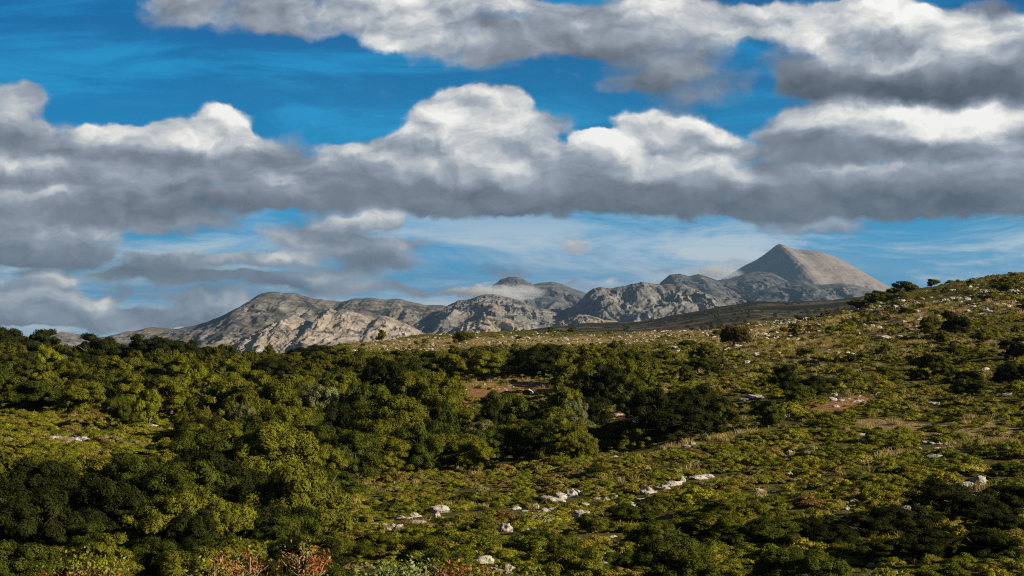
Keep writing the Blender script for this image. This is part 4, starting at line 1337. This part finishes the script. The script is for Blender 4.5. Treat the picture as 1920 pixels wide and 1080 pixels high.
M_YEL = flat_mat("yellow_green_leaves", (.10, .14, .010), (.34, .33, .020))
M_RED = flat_mat("red_leaves", (.24, .040, .010), (.46, .16, .045))
M_PALE = flat_mat("pale_green_leaves", (.16, .22, .045), (.33, .38, .13))
M_TWIG = flat_mat("pale_twigs", (.25, .17, .12), (.50, .38, .28))


def colour_bush(name, c, top, wpx, Y, seed, green, redamt, sparse, label, cat="bush"):
    rd = random.Random(seed); rs = np.random.RandomState(seed)
    X = (c - 960) / F * Y
    zg = float(ground_z(X, Y))
    H = (HROW - top) / F * Y + CAMZ - zg
    W = wpx / F * Y
    e = bpy.data.objects.new(name, None)
    COL.objects.link(e)
    e.location = (X, Y, zg - .1)
    e.empty_display_size = .4
    co, fa, tips = [], [], []
    stems = 7
    for k in range(stems):
        a = k / stems * 2 * math.pi + rd.uniform(-.3, .3)
        q = rd.uniform(.12, .42) * W
        p0_ = Vector((rd.uniform(-.1, .1), rd.uniform(-.1, .1), 0))
        p2 = Vector((math.cos(a) * q, math.sin(a) * q * .8, H * rd.uniform(.84, .96)))
        p1 = p0_.lerp(p2, .5) + Vector((rd.uniform(-.12, .12), rd.uniform(-.12, .12), .1))
        tube(co, fa, [p0_, p1, p2], [.035, .026, .014], 5)
        for b in range(9):
            s = p1.lerp(p2, rd.uniform(.0, 1.0))
            d = Vector((rd.uniform(-1, 1), rd.uniform(-1, 1), rd.uniform(.35, 1.1))).normalized() * rd.uniform(.25, .55) * max(.6, W / 2.4)
            t_ = s + d
            t_.z = min(t_.z, H * .985)
            tube(co, fa, [s, s.lerp(t_, .5) + Vector((rd.uniform(-.04, .04),) * 3), t_], [.014, .010, .006], 4)
            tips.append(t_)
            for g in range(2):
                u = t_ + Vector((rd.uniform(-1, 1), rd.uniform(-1, 1), rd.uniform(-.1, .8))) * .17
                u.z = min(u.z, H)
                tube(co, fa, [s.lerp(t_, .6), u], [.008, .004], 4)
                tips.append(u)
    link("branches", mesh_from("branches", co, fa, M_TWIG), e)
    sets = [[], []]
    for t_ in tips:
        if rd.random() < sparse:
            continue
        red = rd.random() < redamt * (1.5 if t_.z < H * .93 else .6)
        n = 12
        sets[1 if red else 0].append(np.array(t_) + rs.normal(size=(n, 3)) * (.075 if red else .085))
    for nm, s_, mt in (("leaves", sets[0], green), ("red_leaves", sets[1], M_RED)):
        if not s_:
            continue
        P_ = np.concatenate(s_)
        nr = rs.normal(size=P_.shape) * .8 + np.array([.25, -.35, .5])
        nr /= np.linalg.norm(nr, axis=1, keepdims=True)
        cq, fq = leaf_quads(P_, nr, .034, rs, 2.1)
        link(nm, mesh_from(nm, cq, fq, mt, smooth_shade=False), e)
    tag(e, label, cat, "red and yellow bushes along the bottom of the slope")


colour_bush("red_leaved_bush", 118, 1036, 90, 26, 1, M_YEL, .35, .1, "yellow green bush with red sprays near the bottom left corner")
colour_bush("red_leaved_bush", 178, 1038, 64, 26, 2, M_YEL, .5, .2, "small yellow and red bush right beside the leftmost red bush")
colour_bush("red_leaved_bush", 455, 1008, 100, 27, 3, M_YEL, .55, .30, "tall bare twigged bush with red sprays below the dark oak crown")
colour_bush("red_leaved_bush", 405, 1048, 50, 26, 4, M_YEL, .3, .1, "low yellow green bush left of the tall red twigged bush")
colour_bush("red_leaved_bush", 562, 1008, 70, 27, 5, M_YEL, .5, .35, "slender pale stemmed bush with red tips by the tall red bush")
colour_bush("red_leaved_bush", 842, 1034, 60, 26, 6, M_YEL, .5, .0, "bush with deep red middle and yellow rim at the bottom centre")
colour_bush("red_leaved_bush", 893, 1046, 50, 26, 7, M_YEL, .3, .05, "yellow and orange bush right of the deep red centred bush")
colour_bush("pale_green_bush", 705, 1048, 60, 25, 8, M_PALE, 0, .05, "pale green leafy bush at the bottom edge left of centre")
colour_bush("pale_green_bush", 765, 1046, 60, 25, 9, M_PALE, 0, .05, "pale green leafy bush between its twin and the red centred bush")
colour_bush("yellow_bush", 1000, 1066, 44, 25, 10, M_YEL, .15, .05, "small yellow green bush at the bottom edge right of centre")
colour_bush("yellow_sprig", 1668, 1066, 8, 25, 12, M_YEL, 0, .0, "single yellow sprig poking up at the bottom edge on the right", "sprig")

# ------------------------------------------------------------------ the air
def build_haze():
    m = bpy.data.materials.new("air")
    m.use_nodes = True
    t = m.node_tree
    for n in list(t.nodes):
        t.nodes.remove(n)
    o = t.nodes.new("ShaderNodeOutputMaterial")
    v = t.nodes.new("ShaderNodeVolumePrincipled")
    v.inputs["Color"].default_value = (0.38, 0.66, 1.0, 1)
    v.inputs["Density"].default_value = HAZE
    v.inputs["Anisotropy"].default_value = 0.3
    t.links.new(v.outputs[0], o.inputs["Volume"])
    x, y0, y1, z0, z1 = 24500, -20500, 28500, -640, 790
    co = [(sx_ * x, y_, z_) for sx_ in (-1, 1) for y_ in (y0, y1) for z_ in (z0, z1)]
    fa = [(0, 1, 3, 2), (4, 6, 7, 5), (0, 4, 5, 1), (2, 3, 7, 6), (0, 2, 6, 4), (1, 5, 7, 3)]
    me = mesh_from("haze", co, fa, m, smooth_shade=False)
    tag(link("haze", me), kind="stuff")


HAZE = 2.6e-5
build_haze()


def wisp(c, r, Y, wpx, hpx, dens, label, seed):
    """A shred of cloud caught on a ridge: a lumpy closed body of thin vapour."""
    m, B = new_mat("vapour")
    pz_ = B.new("ShaderNodeTexCoord").outputs["Object"]
    n = B.noise(B.v('ADD', pz_, (seed, 0, 0)), 2.7, 6, .68)
    rad = B.v('LENGTH', pz_, out=1)
    dn = B.m('MULTIPLY', B.rng(B.m('SUBTRACT', n, B.m('MULTIPLY', rad, .36)), .14, .48, 0, 1), dens)
    vp = B.new("ShaderNodeVolumePrincipled")
    vp.inputs["Color"].default_value = (.93, .97, 1, 1)
    vp.inputs["Anisotropy"].default_value = 0.1
    B.put(vp.inputs["Density"], dn)
    out = B.new("ShaderNodeOutputMaterial")
    m.node_tree.links.new(vp.outputs[0], out.inputs["Volume"])
    v, f = subdiv(*ICO0, 2)
    me = mesh_from("cloud_wisp", v * (1 + .12 * np.sin(v[:, :1] * 5 + seed)), np.array(f), m)
    o = link("cloud_wisp", me)
    o.location = ((c - 960) / F * Y, Y, (HROW - r) / F * Y + CAMZ)
    o.scale = (wpx / 2 / F * Y, wpx / 2 / F * Y * .7, hpx / 2 / F * Y)
    o.rotation_euler = (0, math.radians(4), 0)
    tag(o, label, "cloud", None, "stuff")


wisp(925, 551, 9600, 170, 44, .022, "pale shred of cloud caught on the ridge left of the double summit", 1)
wisp(985, 546, 9700, 90, 32, .018, "small pale cloud shred in front of the double summit", 4)
wisp(1345, 511, 12900, 120, 34, .012, "thin cloud drifting against the left foot of the high peak", 7)
